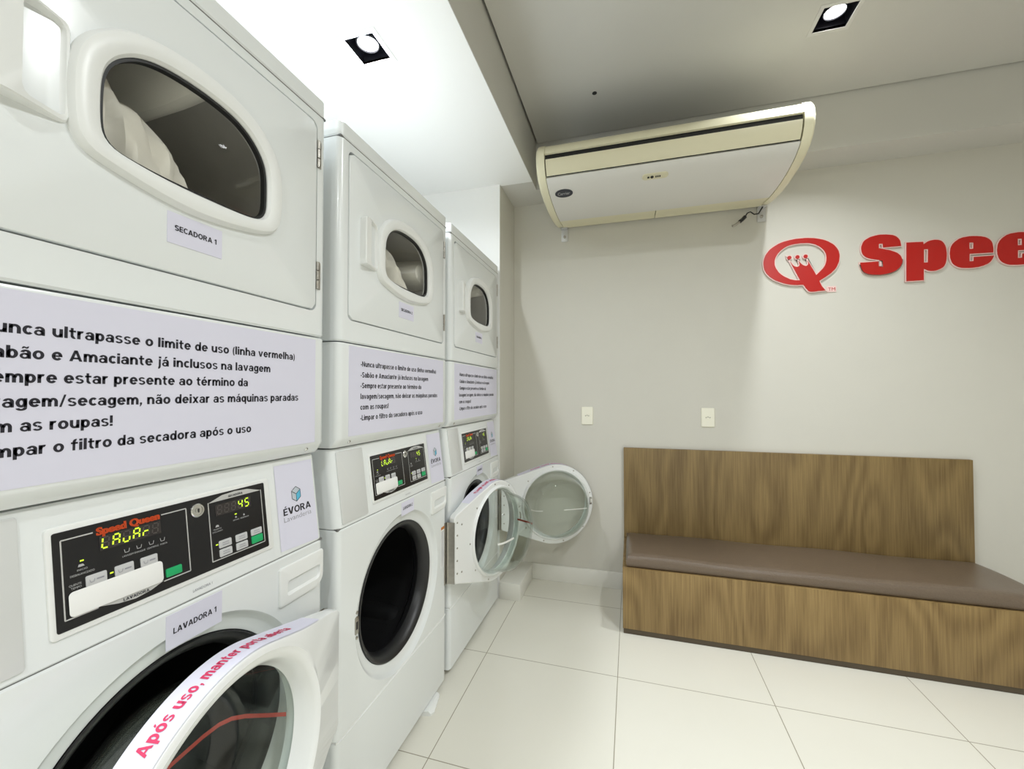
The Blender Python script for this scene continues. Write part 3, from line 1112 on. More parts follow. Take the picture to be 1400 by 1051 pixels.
def washer(y0, num, label, pivot, theta):
    t = empty('front_load_washer', (0, y0, 0.0))
    tag(t, label, 'washer', 'front-load washers with open doors')
    # lower kick panel
    rounded_profile_body('kick_panel', M['enamel'], t, 0.020, 0.2868, r=0.018, bev=0.003)
    # main front body with the porthole dish
    body = rounded_profile_body('body', M['enamel'], t, 0.2888, 0.8545, r=0.018, bev=0.003)
    bm = bmesh.new()
    rows = lathe_x(bm, [(0.266, 0.02), (0.2625, 0.0), (0.2585, -0.003), (0.254, -0.010), (0.2475, -0.014), (0.235, -0.016), (0.2262, -0.019), (0.2245, -0.026), (0.2245, -0.07), (0.252, -0.071), (0.252, -0.60)], WC, PZ, 96)
    bm.faces.new(rows[0])
    bm.faces.new(rows[-1])
    cut(body, build('cutter', bm, None))
    # rubber gasket
    bm = bmesh.new()
    lathe_x(bm, [(0.2243, -0.0185), (0.2225, -0.0155), (0.2165, -0.0165), (0.208, -0.024), (0.200, -0.036), (0.196, -0.055), (0.205, -0.075), (0.222, -0.085), (0.236, -0.095), (0.236, -0.10)], WC, PZ, 96)
    build('door_gasket', bm, M['rubber'], t)
    bm = bmesh.new()
    lathe_x(bm, [(0.236, -0.095), (0.238, -0.12), (0.240, -0.45), (0.225, -0.48), (0.08, -0.47), (0.002, -0.47)], WC, PZ, 72)
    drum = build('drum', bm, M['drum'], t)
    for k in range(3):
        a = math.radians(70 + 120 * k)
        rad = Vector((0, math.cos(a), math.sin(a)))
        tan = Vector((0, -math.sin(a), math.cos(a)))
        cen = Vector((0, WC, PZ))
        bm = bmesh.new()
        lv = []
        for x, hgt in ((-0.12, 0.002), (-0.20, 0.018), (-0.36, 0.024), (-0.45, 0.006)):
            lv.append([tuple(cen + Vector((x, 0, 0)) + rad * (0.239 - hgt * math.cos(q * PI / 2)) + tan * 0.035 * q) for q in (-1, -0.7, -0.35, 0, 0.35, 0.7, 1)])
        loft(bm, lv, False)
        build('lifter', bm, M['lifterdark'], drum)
    # latch plate left of the porthole
    bm = bmesh.new()
    slab(bm, rrect(0.076, 0.092, 0.535, 0.585, 0.004, 4), -0.001, 0.0018, 0.0006)
    lt = build('latch_plate', bm, M['steel'], t)
    bm = bmesh.new()
    bbox(bm, (0.0016, 0.080, 0.549), (0.0024, 0.088, 0.571))
    build('latch_slot', bm, M['dark'], lt)
    for zz in (0.524, 0.596):
        bm = bmesh.new()
        lathe_x(bm, [(0.005, -0.001), (0.0045, 0.002), (0.001, 0.003)], 0.085, zz, 12)
        build('screw', bm, M['steel'], t)
    # control housing, leaning back
    zc0, zc1 = 0.8563, 1.072
    bm = bmesh.new()
    r = 0.022
    prof = [(0, 0)]
    base = []
    for i in range(7):
        a = -0.5 * PI + 0.5 * PI * i / 6
        base.append((-r + r * math.cos(a), r + r * math.sin(a)))
    for i in range(7):
        a = 0.5 * PI * i / 6
        base.append((-r + r * math.cos(a), MW - r + r * math.sin(a)))
    base += [(-0.70, MW), (-0.70, 0)]
    lv = []
    for z, ins_ in ((zc0, 0.003), (zc0 + 0.003, 0), (zc1 - 0.003, 0), (zc1, 0.003)):
        bb = inset(base, ins_) if ins_ else base
        lv.append([(x - ((z - zc0) * SETB if x > -0.5 else 0), y, z) for x, y in bb])
    loft(bm, lv, True, True, True)
    build('control_housing', bm, M['enamel'], t)
    Fs = lambda h: (lambda y, z: (-(z - zc0) * SETB + h, y, z))
    # shadow gaps
    box('panel_gap', (-0.69, 0.004, 0.852), (-0.003, MW - 0.003, 0.858), M['gap'], t)
    box('panel_gap', (-0.69, 0.004, 0.2845), (-0.0022, MW - 0.0022, 0.2915), M['plastic'], t)
    box('base_recess', (-0.66, 0.02, 0.0), (-0.035, MW - 0.02, 0.022), M['dark'], t)

    def slant_plate(name, pts, h0, h1, mat, parent, bev=0.0):
        bm = bmesh.new()
        lp = lambda pp, h: [Fs(h)(p[0], p[1]) for p in pp]
        loops = [lp(pts, h0)]
        if bev:
            loops += [lp(pts, h1 - bev), lp(inset(pts, bev * 0.35), h1 - bev * 0.3), lp(inset(pts, bev), h1)]
        else:
            loops.append(lp(pts, h1))
        loft(bm, loops, True, True, True)
        return build(name, bm, mat, parent)
    # plain plate at left
    slant_plate('blank_plate', rrect(0.020, 0.137, 0.866, 1.064, 0.005, 5), -0.001, 0.003, M['greyplastic'], t, 0.0018)
    # control bezel, panel
    bez = slant_plate('control_bezel', rrect(0.161, 0.5295, 0.886, 1.039, 0.006, 5), -0.001, 0.0035, M['plastic'], t, 0.002)
    pan = slant_plate('control_panel', rrect(0.168, 0.516, 0.8945, 1.031, 0.003, 4), 0.0030, 0.0042, M['panel'], bez)
    f = Fs(0.0046)
    bm = bmesh.new()
    lw = 0.0018
    for (a, b, c, d) in ((0.177, 0.349, 0.909, 1.019), (0.390, 0.5065, 0.908, 1.018)):
        line(bm, f, (a, c), (a, d), lw)
        line(bm, f, (b, c), (b, d), lw)
        if a < 0.3:
            line(bm, f, (a, d), (0.214, d), lw)
            line(bm, f, (0.308, d), (b, d), lw)
            line(bm, f, (a, c), (0.215, c), lw)
            line(bm, f, (0.305, c), (b, c), lw)
        else:
            line(bm, f, (a, c), (b, c), lw)
    poly(bm, f, [(0.215, 0.9105), (0.305, 0.9105), (0.285, 0.9035), (0.263, 0.9005), (0.240, 0.9035)])
    poly(bm, f, [(0.390, 1.0170), (0.5065, 1.0170), (0.475, 1.0265), (0.446, 1.0285), (0.418, 1.0265)])
    build('silver_lines', bm, M['silver'], pan, smooth=False)
    f2 = Fs(0.0050)
    bm = bmesh.new()
    put_text(bm, bold_text('LAVADORA', 0.0060, align='CENTER', width=0.036), lambda u, v: f2(0.264 + u, 0.9035 + v))
    build('lettering', bm, M['ink'], pan, smooth=False)
    bm = bmesh.new()
    put_text(bm, bold_text('SECADORA', 0.0054, align='CENTER', width=0.032), lambda u, v: f2(0.447 + u, 1.0195 + v))
    build('lettering', bm, M['ink'], pan, smooth=False)
    bm = bmesh.new()
    put_text(bm, text_geo('Speed Queen', 0.0155, 0.03, width=0.088, fat=0.035), lambda u, v: f2(0.2175 + u, 1.0135 + v))
    build('orange_lettering', bm, M['orange'], pan, smooth=False)
    # small grey print: icons and captions
    bm = bmesh.new()
    for (u, txt, w) in ((0.2485, 'LAVAGEM', 0.015), (0.265, 'ENXAGUE', 0.0155), (0.283, 'CENTRIFUG', 0.0175), (0.303, 'PORTA', 0.011)):
        put_text(bm, text_geo(txt, 0.0040, 0.0, width=w), lambda a, b: f2(u + a, 0.9695 + b))
    for i, u in enumerate((0.255, 0.272, 0.290, 0.307)):
        line(bm, f2, (u - 0.0035, 0.981), (u - 0.0025, 0.976), 0.0008)
        line(bm, f2, (u + 0.0035, 0.981), (u + 0.0025, 0.976), 0.0008)
        line(bm, f2, (u - 0.0025, 0.976), (u + 0.0025, 0.976), 0.0008)
    build('caption_print', bm, M['print'], pan, smooth=False)
    bm = bmesh.new()
    put_text(bm, text_geo('INICIO', 0.0038, 0.0, align='CENTER', width=0.012), lambda a, b: f2(0.199 + a, 0.9705 + b))
    put_text(bm, text_geo('DESBALANCEADO', 0.0042, 0.0, align='CENTER', width=0.028), lambda a, b: f2(0.199 + a, 0.9645 + b))
    poly(bm, f2, [(0.194, 0.976), (0.202, 0.976), (0.200, 0.9795), (0.195, 0.9795)])
    build('caption_print', bm, M['print'], pan, smooth=False)
    bm = bmesh.new()
    put_text(bm, text_geo('QUENTE', 0.0042, 0.0, align='RIGHT', width=0.014), lambda a, b: f2(0.197 + a, 0.952 + b))
    put_text(bm, text_geo('TEMPO', 0.0042, 0.0, align='RIGHT', width=0.012), lambda a, b: f2(0.197 + a, 0.9475 + b))
    build('caption_print', bm, M['print'], pan, smooth=False)
    bm = bmesh.new()
    put_text(bm, text_geo('PRONTO', 0.0038, 0.0, align='CENTER', width=0.016), lambda a, b: f2(0.404 + a, 0.9640 + b))
    put_text(bm, text_geo('DESCANSO', 0.0038, 0.0, align='CENTER', width=0.020), lambda a, b: f2(0.404 + a, 0.9595 + b))
    poly(bm, f2, [(0.400, 0.969), (0.408, 0.969), (0.406, 0.973), (0.402, 0.973)])
    build('caption_print', bm, M['print'], pan, smooth=False)
    bm = bmesh.new()
    put_text(bm, text_geo('SECAR  RESFRIAR', 0.0036, 0.0, align='CENTER', width=0.036), lambda a, b: f2(0.455 + a, 0.9705 + b))
    for u in (0.444, 0.462):
        poly(bm, f2, [(u - 0.002, 0.9755), (u + 0.002, 0.9755), (u + 0.001, 0.979), (u - 0.001, 0.979)])
    build('caption_print', bm, M['print'], pan, smooth=False)
    # displays
    for (a, b, c, d, txt, u0, n, pw) in ((0.221, 0.306, 0.9895, 1.0105, 'LAUAr ', 0.2235, 6, 0.0138), (0.403, 0.4805, 0.9895, 1.0105, '   45', 0.4065, 5, 0.0148)):
        bm = bmesh.new()
        quad(bm, Fs(0.0047), a, c, b, d)
        ds = build('display', bm, M['screen'], pan, smooth=False)
        bm = bmesh.new()
        seven(bm, Fs(0.0049), txt, u0, 0.9925, pw, 0.0082, 0.0155, 0.0019, dim=True)
        build('unlit_segments', bm, M['dim'], ds, smooth=False)
        bm = bmesh.new()
        seven(bm, Fs(0.0051), txt, u0, 0.9925, pw, 0.0082, 0.0155, 0.0021)
        build('digits', bm, M['led'], ds, smooth=False)
    for (u, v) in ((0.199, 0.984), (0.2335, 0.9525), (0.4005, 0.9365), (0.444, 0.983)):
        bm = bmesh.new()
        quad(bm, f2, u - 0.0022, v - 0.001, u + 0.0022, v + 0.001)
        build('indicator_light', bm, M['led'], pan, smooth=False)
    # buttons
    bt = [(0.202, 0.2275, 0.944, 0.9595), (0.2375, 0.263, 0.944, 0.9595), (0.2725, 0.2975, 0.944, 0.9590),
          (0.4045, 0.4305, 0.9275, 0.9415), (0.4395, 0.4655, 0.9275, 0.9415), (0.4745, 0.5005, 0.9285, 0.9415), (0.4045, 0.4305, 0.911, 0.925), (0.4395, 0.4655, 0.911, 0.925)]
    caps = ['MUITO', 'MAIS', 'FRIA', 'ALTA', 'MEDIA', 'BAIXA', 'DELIC', 'SEM']
    for i, (a, b, c, d) in enumerate(bt):
        bo = slant_plate('button', rrect(a, b, c, d, 0.002, 4), 0.0040, 0.0056, M['button'], pan, 0.0006)
        bm = bmesh.new()
        if i < 3:
            f3 = Fs(0.0060)
            for k in range(6):
                p = [(-0.003, 0.002), (-0.002, -0.002), (0.002, -0.002), (0.003, 0.002)]
            for p, q in (((-0.003, 0.002), (-0.002, -0.0025)), ((-0.002, -0.0025), (0.002, -0.0025)), ((0.002, -0.0025), (0.003, 0.002))):
                line(bm, f3, (a + 0.007 + p[0], (c + d) / 2 + p[1]), (a + 0.007 + q[0], (c + d) / 2 + q[1]), 0.0007)
            quad(bm, f3, a + 0.0125, (c + d) / 2 - 0.001, b - 0.004, (c + d) / 2 + 0.001)
        else:
            f3 = Fs(0.0060)
            for k in (-0.0025, 0.0015):
                quad(bm, f3, a + 0.006, (c + d) / 2 + k, b - 0.006, (c + d) / 2 + k + 0.0013)
        build('button_mark', bm, M['greyink'], bo, smooth=False)
    for (a, b, c, d) in ((0.3085, 0.3345, 0.913, 0.927), (0.4745, 0.5015, 0.912, 0.927)):
        go = slant_plate('start_button', rrect(a, b, c, d, 0.002, 4), 0.0040, 0.0058, M['green'], pan, 0.0006)
        tag(go, 'green start button')
    cv = slant_plate('blank_sticker', rrect(0.1815, 0.3035, 0.9105, 0.945, 0.006, 6), 0.0058, 0.0068, M['whitepaper'], pan, 0.0004)
    tag(cv, 'plain white sticker covering the lower buttons')
    # key lock
    bm = bmesh.new()
    n = Vector((1, 0, SETB)).normalized()
    c = Vector(Fs(0.004)(0.369, 1.010))
    a1, a2 = Vector((0, 1, 0)), n.cross(Vector((0, 1, 0)))
    lp = lambda r_, h: [tuple(c + n * h + a1 * r_ * math.cos(2 * PI * k / 28) + a2 * r_ * math.sin(2 * PI * k / 28)) for k in range(28)]
    loft(bm, [lp(0.0125, 0), lp(0.0125, 0.002), lp(0.011, 0.0035), lp(0.0085, 0.0035), lp(0.008, 0.0022), lp(0.0055, 0.0022), lp(0.005, 0.004), lp(0.001, 0.004)], True, False, True)
    kl = build('key_lock', bm, M['chrome'], pan)
    bm = bmesh.new()
    bbox(bm, tuple(c + n * 0.0035 + Vector((0, -0.0008, -0.0035))), tuple(c + n * 0.0045 + Vector((0.0008, 0.0008, 0.0035))))
    build('key_slot', bm, M['dark'], kl)
    # faint machine number under the panel
    bm = bmesh.new()
    put_text(bm, text_geo('LAVADORA %d' % num, 0.0065, 0.0, width=0.036), lambda u, v: Fs(0.0006)(0.353 + u, 0.868 + v))
    build('engraved_name', bm, M['greyink'], t, smooth=False)
    # company sheet at right
    bm = bmesh.new()
    poly(bm, Fs(0.0008), [(0.549, 0.868), (0.664, 0.862), (0.664, 1.060), (0.549, 1.060)])
    ev = build('company_sheet', bm, M['paper'], t, smooth=False)
    cx, cz, s = 0.606, 0.9855, 0.0175
    f4, f5 = Fs(0.0011), Fs(0.0014)
    hexp = [(cx + s * 0.87 * math.sin(k * PI / 3), cz + s * math.cos(k * PI / 3)) for k in range(6)]
    bm = bmesh.new()
    poly(bm, f4, [hexp[1], hexp[2], hexp[3], (cx, cz)][::-1])
    build('logo_blue_face', bm, M['blue'], ev, smooth=False)
    bm = bmesh.new()
    poly(bm, f4, [hexp[3], hexp[4], hexp[5], (cx, cz)][::-1])
    poly(bm, f4, [hexp[0], hexp[1], (cx, cz), hexp[5]][::-1])
    build('logo_pale_face', bm, M['pale'], ev, smooth=False)
    bm = bmesh.new()
    for k in range(6):
        line(bm, f5, hexp[k], hexp[(k + 1) % 6], 0.0012)
    for k in (1, 3, 5):
        line(bm, f5, hexp[k], (cx, cz), 0.0012)
    put_text(bm, bold_text('\u00c9VORA', 0.0215, align='CENTER', width=0.084), lambda u, v: f4(0.6065 + u, 0.9435 + v))
    build('lettering', bm, M['ink'], ev, smooth=False)
    bm = bmesh.new()
    put_text(bm, text_geo('Lavanderia', 0.0165, -0.006, align='CENTER', width=0.084), lambda u, v: f4(0.6065 + u, 0.9285 + v))
    build('grey_lettering', bm, M['greyink'], ev, smooth=False)
    # paper label
    lw_ = 0.100 if num == 1 else 0.084
    lab = sheet('paper_label', 0.407 - lw_, 0.407, 0.789 if num == 1 else 0.803, 0.848, 0.0, t)
    bm = bmesh.new()
    zz = 0.813 if num == 1 else 0.822
    put_text(bm, bold_text('LAVADORA %d' % num, 0.0140, align='CENTER', width=lw_ * 0.77), lambda u, v: (0.0012, 0.407 - lw_ / 2 + u, zz + v))
    build('lettering', bm, M['ink'], lab, smooth=False)
    # soap drawer
    dr_o = rrect(0.541, 0.677, 0.744, 0.833, (0.008, 0.030, 0.006, 0.006), 7)
    c = (0.609, 0.795)
    NN = 96
    do = ray_outline(dr_o, c, NN)
    pk = ray_outline(rrect(0.563, 0.665, 0.765, 0.797, (0.004, 0.014, 0.004, 0.006), 6), (0.612, 0.785), NN)
    bm = bmesh.new()
    loft(bm, [YZ(do, -0.001), YZ(do, 0.003), YZ(inset(do, 0.0015), 0.0048), YZ(inset(do, 0.004), 0.0055), YZ(inset(pk, -0.001), 0.0055), YZ(pk, 0.0045),
              [(-0.020 + 0.022 * max(0, min(1, (0.792 - p[1]) / 0.024)), p[0], p[1]) for p in inset(pk, 0.002)]], True, False, True)
    build('soap_drawer', bm, M['plastic'], t)
    # hinge strip on the right edge, warning sticker beside it
    bm = bmesh.new()
    bbox(bm, (-0.0005, 0.664, 0.415), (0.0015, 0.684, 0.676))
    hx_, hy_ = 0.007, 0.684
    for i in range(11):
        z0 = 0.416 + i * 0.0236
        lp = lambda z: [(hx_ + 0.0055 * math.cos(2 * PI * k / 12), hy_ + 0.0055 * math.sin(2 * PI * k / 12), z) for k in range(12)]
        loft(bm, [lp(z0), lp(z0 + 0.0226)], True, True, True)
    p0 = Vector((pivot[0] - 0.0, pivot[1] - y0, 0))
    d = p0 - Vector((hx_, hy_, 0))
    if d.length > 0.004:
        nn = Vector((-d.y, d.x, 0)).normalized() * 0.0015
        a, b = Vector((hx_, hy_, 0)), p0
        loft(bm, [[tuple(q + Vector((0, 0, z))) for q in (a - nn, b - nn, b + nn, a + nn)] for z in (0.416, 0.675)], True, True, True)
    build('hinge', bm, M['steel'], t)
    ws = sheet('warning_sticker', 0.632, 0.663, 0.50, 0.668, 0.0, t, M['whitepaper'], 0.0006)
    bm = bmesh.new()
    fw = lambda u, v: (0.0010, u, v)
    quad(bm, fw, 0.632, 0.656, 0.663, 0.668)
    build('orange_band', bm, M['orangestick'], ws, smooth=False)
    bm = bmesh.new()
    z = 0.649
    random.seed(num)
    while z > 0.505:
        quad(bm, fw, 0.635, z - 0.0022, 0.635 + 0.025 * random.uniform(0.7, 1), z)
        z -= 0.0062
    build('fine_print', bm, M['greyink'], ws, smooth=False)
    # feet
    for yy in (0.07, MW - 0.07):
        for xx in (-0.07, -0.62):
            bm = bmesh.new()
            lp = lambda r_, z: [(xx + r_ * math.cos(2 * PI * k / 16), yy + r_ * math.sin(2 * PI * k / 16), z) for k in range(16)]
            loft(bm, [lp(0.022, 0), lp(0.022, 0.006), lp(0.01, 0.010), lp(0.01, 0.024)], True, True, True)
            build('foot', bm, M['rubber'], t)
    door_parts(t, num, (pivot[0], pivot[1] - y0), theta, Vector((0, 0, 0)))
    return t


Y = [0.213, 0.9475, 1.6705]
R_ = math.radians
dryer(Y[0], 1, 'nearest white tumble dryer, marked SECADORA 1, with the big readable notice below its door', R_(78))
dryer(Y[1], 2, 'middle white tumble dryer, marked SECADORA 2, between the nearest and the farthest', R_(8))
dryer(Y[2], 3, 'farthest white tumble dryer, marked SECADORA 3, beside the wall pier', R_(45))
washer(Y[0], 1, 'nearest white washer, LAVADORA 1, its glass door just ajar with red lettering on the rim', (0.043, 0.864), R_(7.8))
washer(Y[1], 2, 'middle white washer, LAVADORA 2, open black porthole and glass door folded to the right', (0.038, 1.634), R_(166))
washer(Y[2], 3, 'farthest white washer, LAVADORA 3, its glass door swung out towards the back wall', (0.020, 2.346), R_(118.5))

# laundry left in two of the drums
def laundry(y0, yc, ry, zc, rz, tilt, seed, label):
    t = empty('laundry', (-0.13, y0 + yc, zc - rz))
    rnd = random.Random(seed)
    ph = [rnd.uniform(0, 6.28) for _ in range(6)]
    bm = bmesh.new()
    n, m = 56, 30
    loops = []
    for j in range(m + 1):
        la = -PI / 2 + PI * j / m
        row = []
        for i in range(n):
            lo = 2 * PI * i / n
            f = 1 + 0.07 * math.sin(5 * lo + 3 * la + ph[0]) + 0.05 * math.sin(11 * lo - 2 * la + ph[1]) + 0.05 * math.sin(7 * la + 2 * lo + ph[2]) + 0.03 * math.sin(17 * lo + 5 * la + ph[3])
            f = f * 0.92
            x = 0.105 * f * math.copysign(abs(math.cos(la) * math.cos(lo)) ** 0.8, math.cos(lo))
            y = ry * f * math.copysign(abs(math.cos(la) * math.sin(lo)) ** 0.85, math.sin(lo))
            z = rz * f * math.sin(la)
            if z > 0:
                z -= tilt * y
            row.append((x, y, z + rz))
        loops.append(row)
    loft(bm, loops, True, True, True)
    o = build('crumpled_cloth', bm, M['cloth'], t)
    tag(t, label, 'laundry')
    return t


laundry(Y[0], 0.285, 0.118, 1.610, 0.138, 0.45, 3, 'pale crumpled laundry behind the window of the nearest dryer')
laundry(Y[1], 0.372, 0.118, 1.598, 0.140, 0.70, 8, 'pale crumpled laundry behind the window of the middle dryer')

# small white wedge under the middle washer
bm = bmesh.new()
pts = [(-0.016, 1.437), (0.024, 1.447), (0.031, 1.462), (0.012, 1.548), (-0.016, 1.552)]
loft(bm, [[(x, y, 0.0) for x, y in pts], [(x, y, 0.008) for x, y in pts], [(x * 0.7 - 0.003, y, 0.0165) for x, y in pts]], True, True, True)
o = build('plastic_wedge', bm, M['plastic'])
tag(o, 'small white plastic wedge on the floor poking out from under the middle washer', 'wedge')

# ------------------------------------------------------------------ bench
BX0, BX1, BYF = 0.716, 2.432, 2.21
t = empty('wooden_bench', ((BX0 + BX1) / 2, 2.45, 0))
tag(t, 'long oak-veneered bench with a high backboard against the back wall', 'bench')


def bpart(name, a, b, mat, bev=0.0015):
    o = box(name, a, b, mat, None, bev)
    o.parent = t
    o.data.transform(Matrix.Translation((-t.location.x, -t.location.y, 0)))
    return o


bpart('front_board', (BX0, BYF, 0.026), (BX1, BYF + 0.02, 0.333), M['woodfront'])
bpart('side_board', (BX0, BYF + 0.0201, 0.026), (BX0 + 0.02, 2.674, 0.333), M['woodfront'])
bpart('side_board', (BX1 - 0.02, BYF + 0.0201, 0.026), (BX1, 2.674, 0.333), M['woodfront'])
bpart('plinth', (BX0 + 0.003, BYF + 0.003, 0.0), (BX1 - 0.003, 2.674, 0.0258), M['plinth'])
bpart('seat_board', (BX0 + 0.0201, BYF + 0.0201, 0.300), (BX1 - 0.0201, 2.6745, 0.318), M['plinth'])
bpart('backboard', (BX0, 2.675, 0.0), (BX1, YW - 0.001, 0.886), M['woodback'])

# padded seat: a thing that lies on the bench
CX0, CX1, CY0, CY1 = 0.738, 2.430, 2.226, 2.672
bm = bmesh.new()
nx, ny = 46, 16
random.seed(4)


def ctop(u, v):
    # gentle crown with sagging waves along the front edge
    x = CX0 + (CX1 - CX0) * u
    w = 0.0045 * math.sin(u * 9.5 + 0.6) * (1 - v) + 0.003 * math.sin(u * 17 + v * 4)
    ed = min(1.0, min(u * 60, (1 - u) * 60, v * 14, (1 - v) * 14))
    return 0.393 + 0.006 * math.sin(PI * v) + w * 0.8 - 0.020 * v - 0.016 * (1 - math.sqrt(max(0, 1 - (1 - ed) ** 2)))


rows = []
for j in range(ny + 1):
    v = j / ny
    v = 0.5 - 0.5 * math.cos(PI * v) if True else v
    rowp = []
    for i in range(nx + 1):
        u = 0.5 - 0.5 * math.cos(PI * i / nx)
        rowp.append((CX0 + (CX1 - CX0) * u, CY0 + (CY1 - CY0) * v, ctop(u, v)))
    rows.append(rowp)
vr = loft(bm, rows, False)
rim_ = [r for r in vr[0]] + [vr[j][-1] for j in range(1, ny + 1)] + [vr[-1][i] for i in range(nx - 1, -1, -1)] + [vr[j][0] for j in range(ny - 1, 0, -1)]
cxm, cym = (CX0 + CX1) / 2, (CY0 + CY1) / 2
low = []
for kk, (dz, ex) in enumerate(((0.362, 0.006), (0.345, 0.005), (0.336, 0.0), (0.3335, -0.006))):
    ring = []
    for vtx in rim_:
        p = vtx.co
        sx = ex * (1 if p.x > CX1 - 1e-4 else -1 if p.x < CX0 + 1e-4 else 0)
        sy = ex * (1 if p.y > CY1 - 1e-4 else -1 if p.y < CY0 + 1e-4 else 0)
        ring.append(bm.verts.new((min(p.x + sx, CX1 + 0.001), min(p.y + sy, CY1 + 0.001), dz)))
    low.append(ring)
prev = rim_
for ring in low:
    for i in range(len(ring)):
        j = (i + 1) % len(ring)
        bm.faces.new((prev[i], prev[j], ring[j], ring[i]))
    prev = ring
bm.faces.new(prev)
o = build('seat_cushion', bm, M['vinyl'])
tag(o, 'long brown vinyl seat pad lying on the oak bench', 'cushion')

# ------------------------------------------------------------------ outlets
for (x0, x1, lab) in ((0.453, 0.527, 'cream wall outlet left of the bench, the one nearer the washers'), (1.166, 1.239, 'cream wall outlet above the middle of the bench backboard')):
    t = empty('wall_outlet', ((x0 + x1) / 2, YW, 1.08))
    tag(t, lab, 'outlet', 'wall outlets')
    XZ = lambda pts, y: [(p[0], y, p[1]) for p in pts]
    bm = bmesh.new()
    pp = rrect(-0.0365, 0.0365, -0.057, 0.057, 0.005, 5)
    loft(bm, [XZ(pp, 0.0), XZ(pp, -0.005), XZ(inset(pp, 0.003), -0.008)], True, True, True)
    build('cover_plate', bm, M['outlet'], t)
    bm = bmesh.new()
    hp = [(0.021 * math.cos(a), 0.012 * math.sin(a)) for a in [2 * PI * k / 6 for k in range(6)]]
    loft(bm, [XZ(hp, -0.0075), XZ(hp, -0.009), XZ(scale_loop(hp, (0, 0), 0.92), -0.009), XZ(scale_loop(hp, (0, 0), 0.85), -0.0078)], True, False, True)
    build('socket', bm, M['outlet'], t)
    bm = bmesh.new()
    for (hx, hz) in ((-0.010, 0), (0.0, 0.003), (0.010, 0)):
        loft(bm, [[(hx + 0.0028 * math.cos(2 * PI * k / 12), y, hz + 0.0028 * math.sin(2 * PI * k / 12)) for k in range(12)] for y in (-0.0076, -0.0083)], True, True, True)
    build('socket_holes', bm, M['dark'], t)

# ------------------------------------------------------------------ air conditioner
AX0, AX1 = 0.300, 1.533
t = empty('air_conditioner', ((AX0 + AX1) / 2, 2.40, 2.49))
tag(t, 'yellowed beige air conditioner hung under the ceiling beam, with a white front grille', 'air conditioner')


def acb(name, bm, mat, parent=t):
    bmesh.ops.translate(bm, verts=bm.verts, vec=(-t.location.x, -t.location.y, -t.location.z))
    return build(name, bm, mat, parent)


prof = [(2.485, 2.518), (2.150, 2.516), (2.105, 2.512), (2.068, 2.497), (2.045, 2.468), (2.036, 2.428), (2.042, 2.388), (2.062, 2.350), (2.100, 2.318), (2.160, 2.295), (2.250, 2.280),
        (2.350, 2.274), (2.450, 2.276), (2.550, 2.285), (2.620, 2.297), (2.688, 2.315), (2.688, 2.493), (2.492, 2.493)]


def sm_prof(p, d):
    """shrink profile towards inside by d"""
    return inset(p, d)


def sweep(bm, pr, xs):
    lv = []
    for x, d in xs:
        q = sm_prof(pr, d) if d else pr
        lv.append([(x, y, z) for y, z in q])
    loft(bm, lv, True, True, True)


CAPW = 0.045
for sgn, xa in ((1, AX0), (-1, AX1)):
    bm = bmesh.new()
    sweep(bm, prof, [(xa, 0.014), (xa + sgn * 0.004, 0.006), (xa + sgn * 0.012, 0.001), (xa + sgn * 0.02, 0.0), (xa + sgn * CAPW, 0.0)])
    acb('end_cap', bm, M['acbeige'])
XI0, XI1 = AX0 + CAPW, AX1 - CAPW


def strip(name, i0, i1, mat, dd, th=0.012, x0=XI0, x1=XI1, pts=None):
    """curved panel following the profile between two (y,z) stations"""
    q = pts
    bm = bmesh.new()
    n = len(q)
    out, inn = [], []
    for i in range(n):
        a, b = Vector(q[max(0, i - 1)]), Vector(q[min(n - 1, i + 1)])
        tt = (b - a).normalized()
        nn = Vector((tt.y, -tt.x))           # inward
        nn = -nn if nn.dot(Vector((2.4, 2.45)) - Vector(q[i])) < 0 else nn
        p = Vector(q[i]) + nn * dd
        out.append(tuple(p))
        inn.append(tuple(p + nn * th))
    ring = out + inn[::-1]
    loft(bm, [[(x, y, z) for y, z in ring] for x in (x0, x1)], True, True, True)
    return acb(name, bm, mat)


def sub_prof(a, b, n=14):
    """points of the smooth profile between parameters by y/z walk"""
    pts = [Vector(p) for p in prof]
    cum = [0]
    for p, q in zip(pts[:-1], pts[1:]):
        cum.append(cum[-1] + (q - p).length)

    def at(s):
        for i in range(len(cum) - 1):
            if cum[i] <= s <= cum[i + 1]:
                f = (s - cum[i]) / (cum[i + 1] - cum[i])
                # catmull
                p0 = pts[max(0, i - 1)]
                p1, p2 = pts[i], pts[i + 1]
                p3 = pts[min(len(pts) - 1, i + 2)]
                return 0.5 * ((2 * p1) + (p2 - p0) * f + (2 * p0 - 5 * p1 + 4 * p2 - p3) * f * f + (3 * p1 - p0 - 3 * p2 + p3) * f ** 3)
        return pts[-1]

    def find(y, z):
        best, bs = 9, 0
        s = 0
        while s < cum[-2]:
            d = (at(s) - Vector((y, z))).length
            if d < best:
                best, bs = d, s
            s += 0.001
        return bs
    s0, s1 = find(*a), find(*b)
    return [tuple(at(s0 + (s1 - s0) * i / (n - 1))) for i in range(n)]


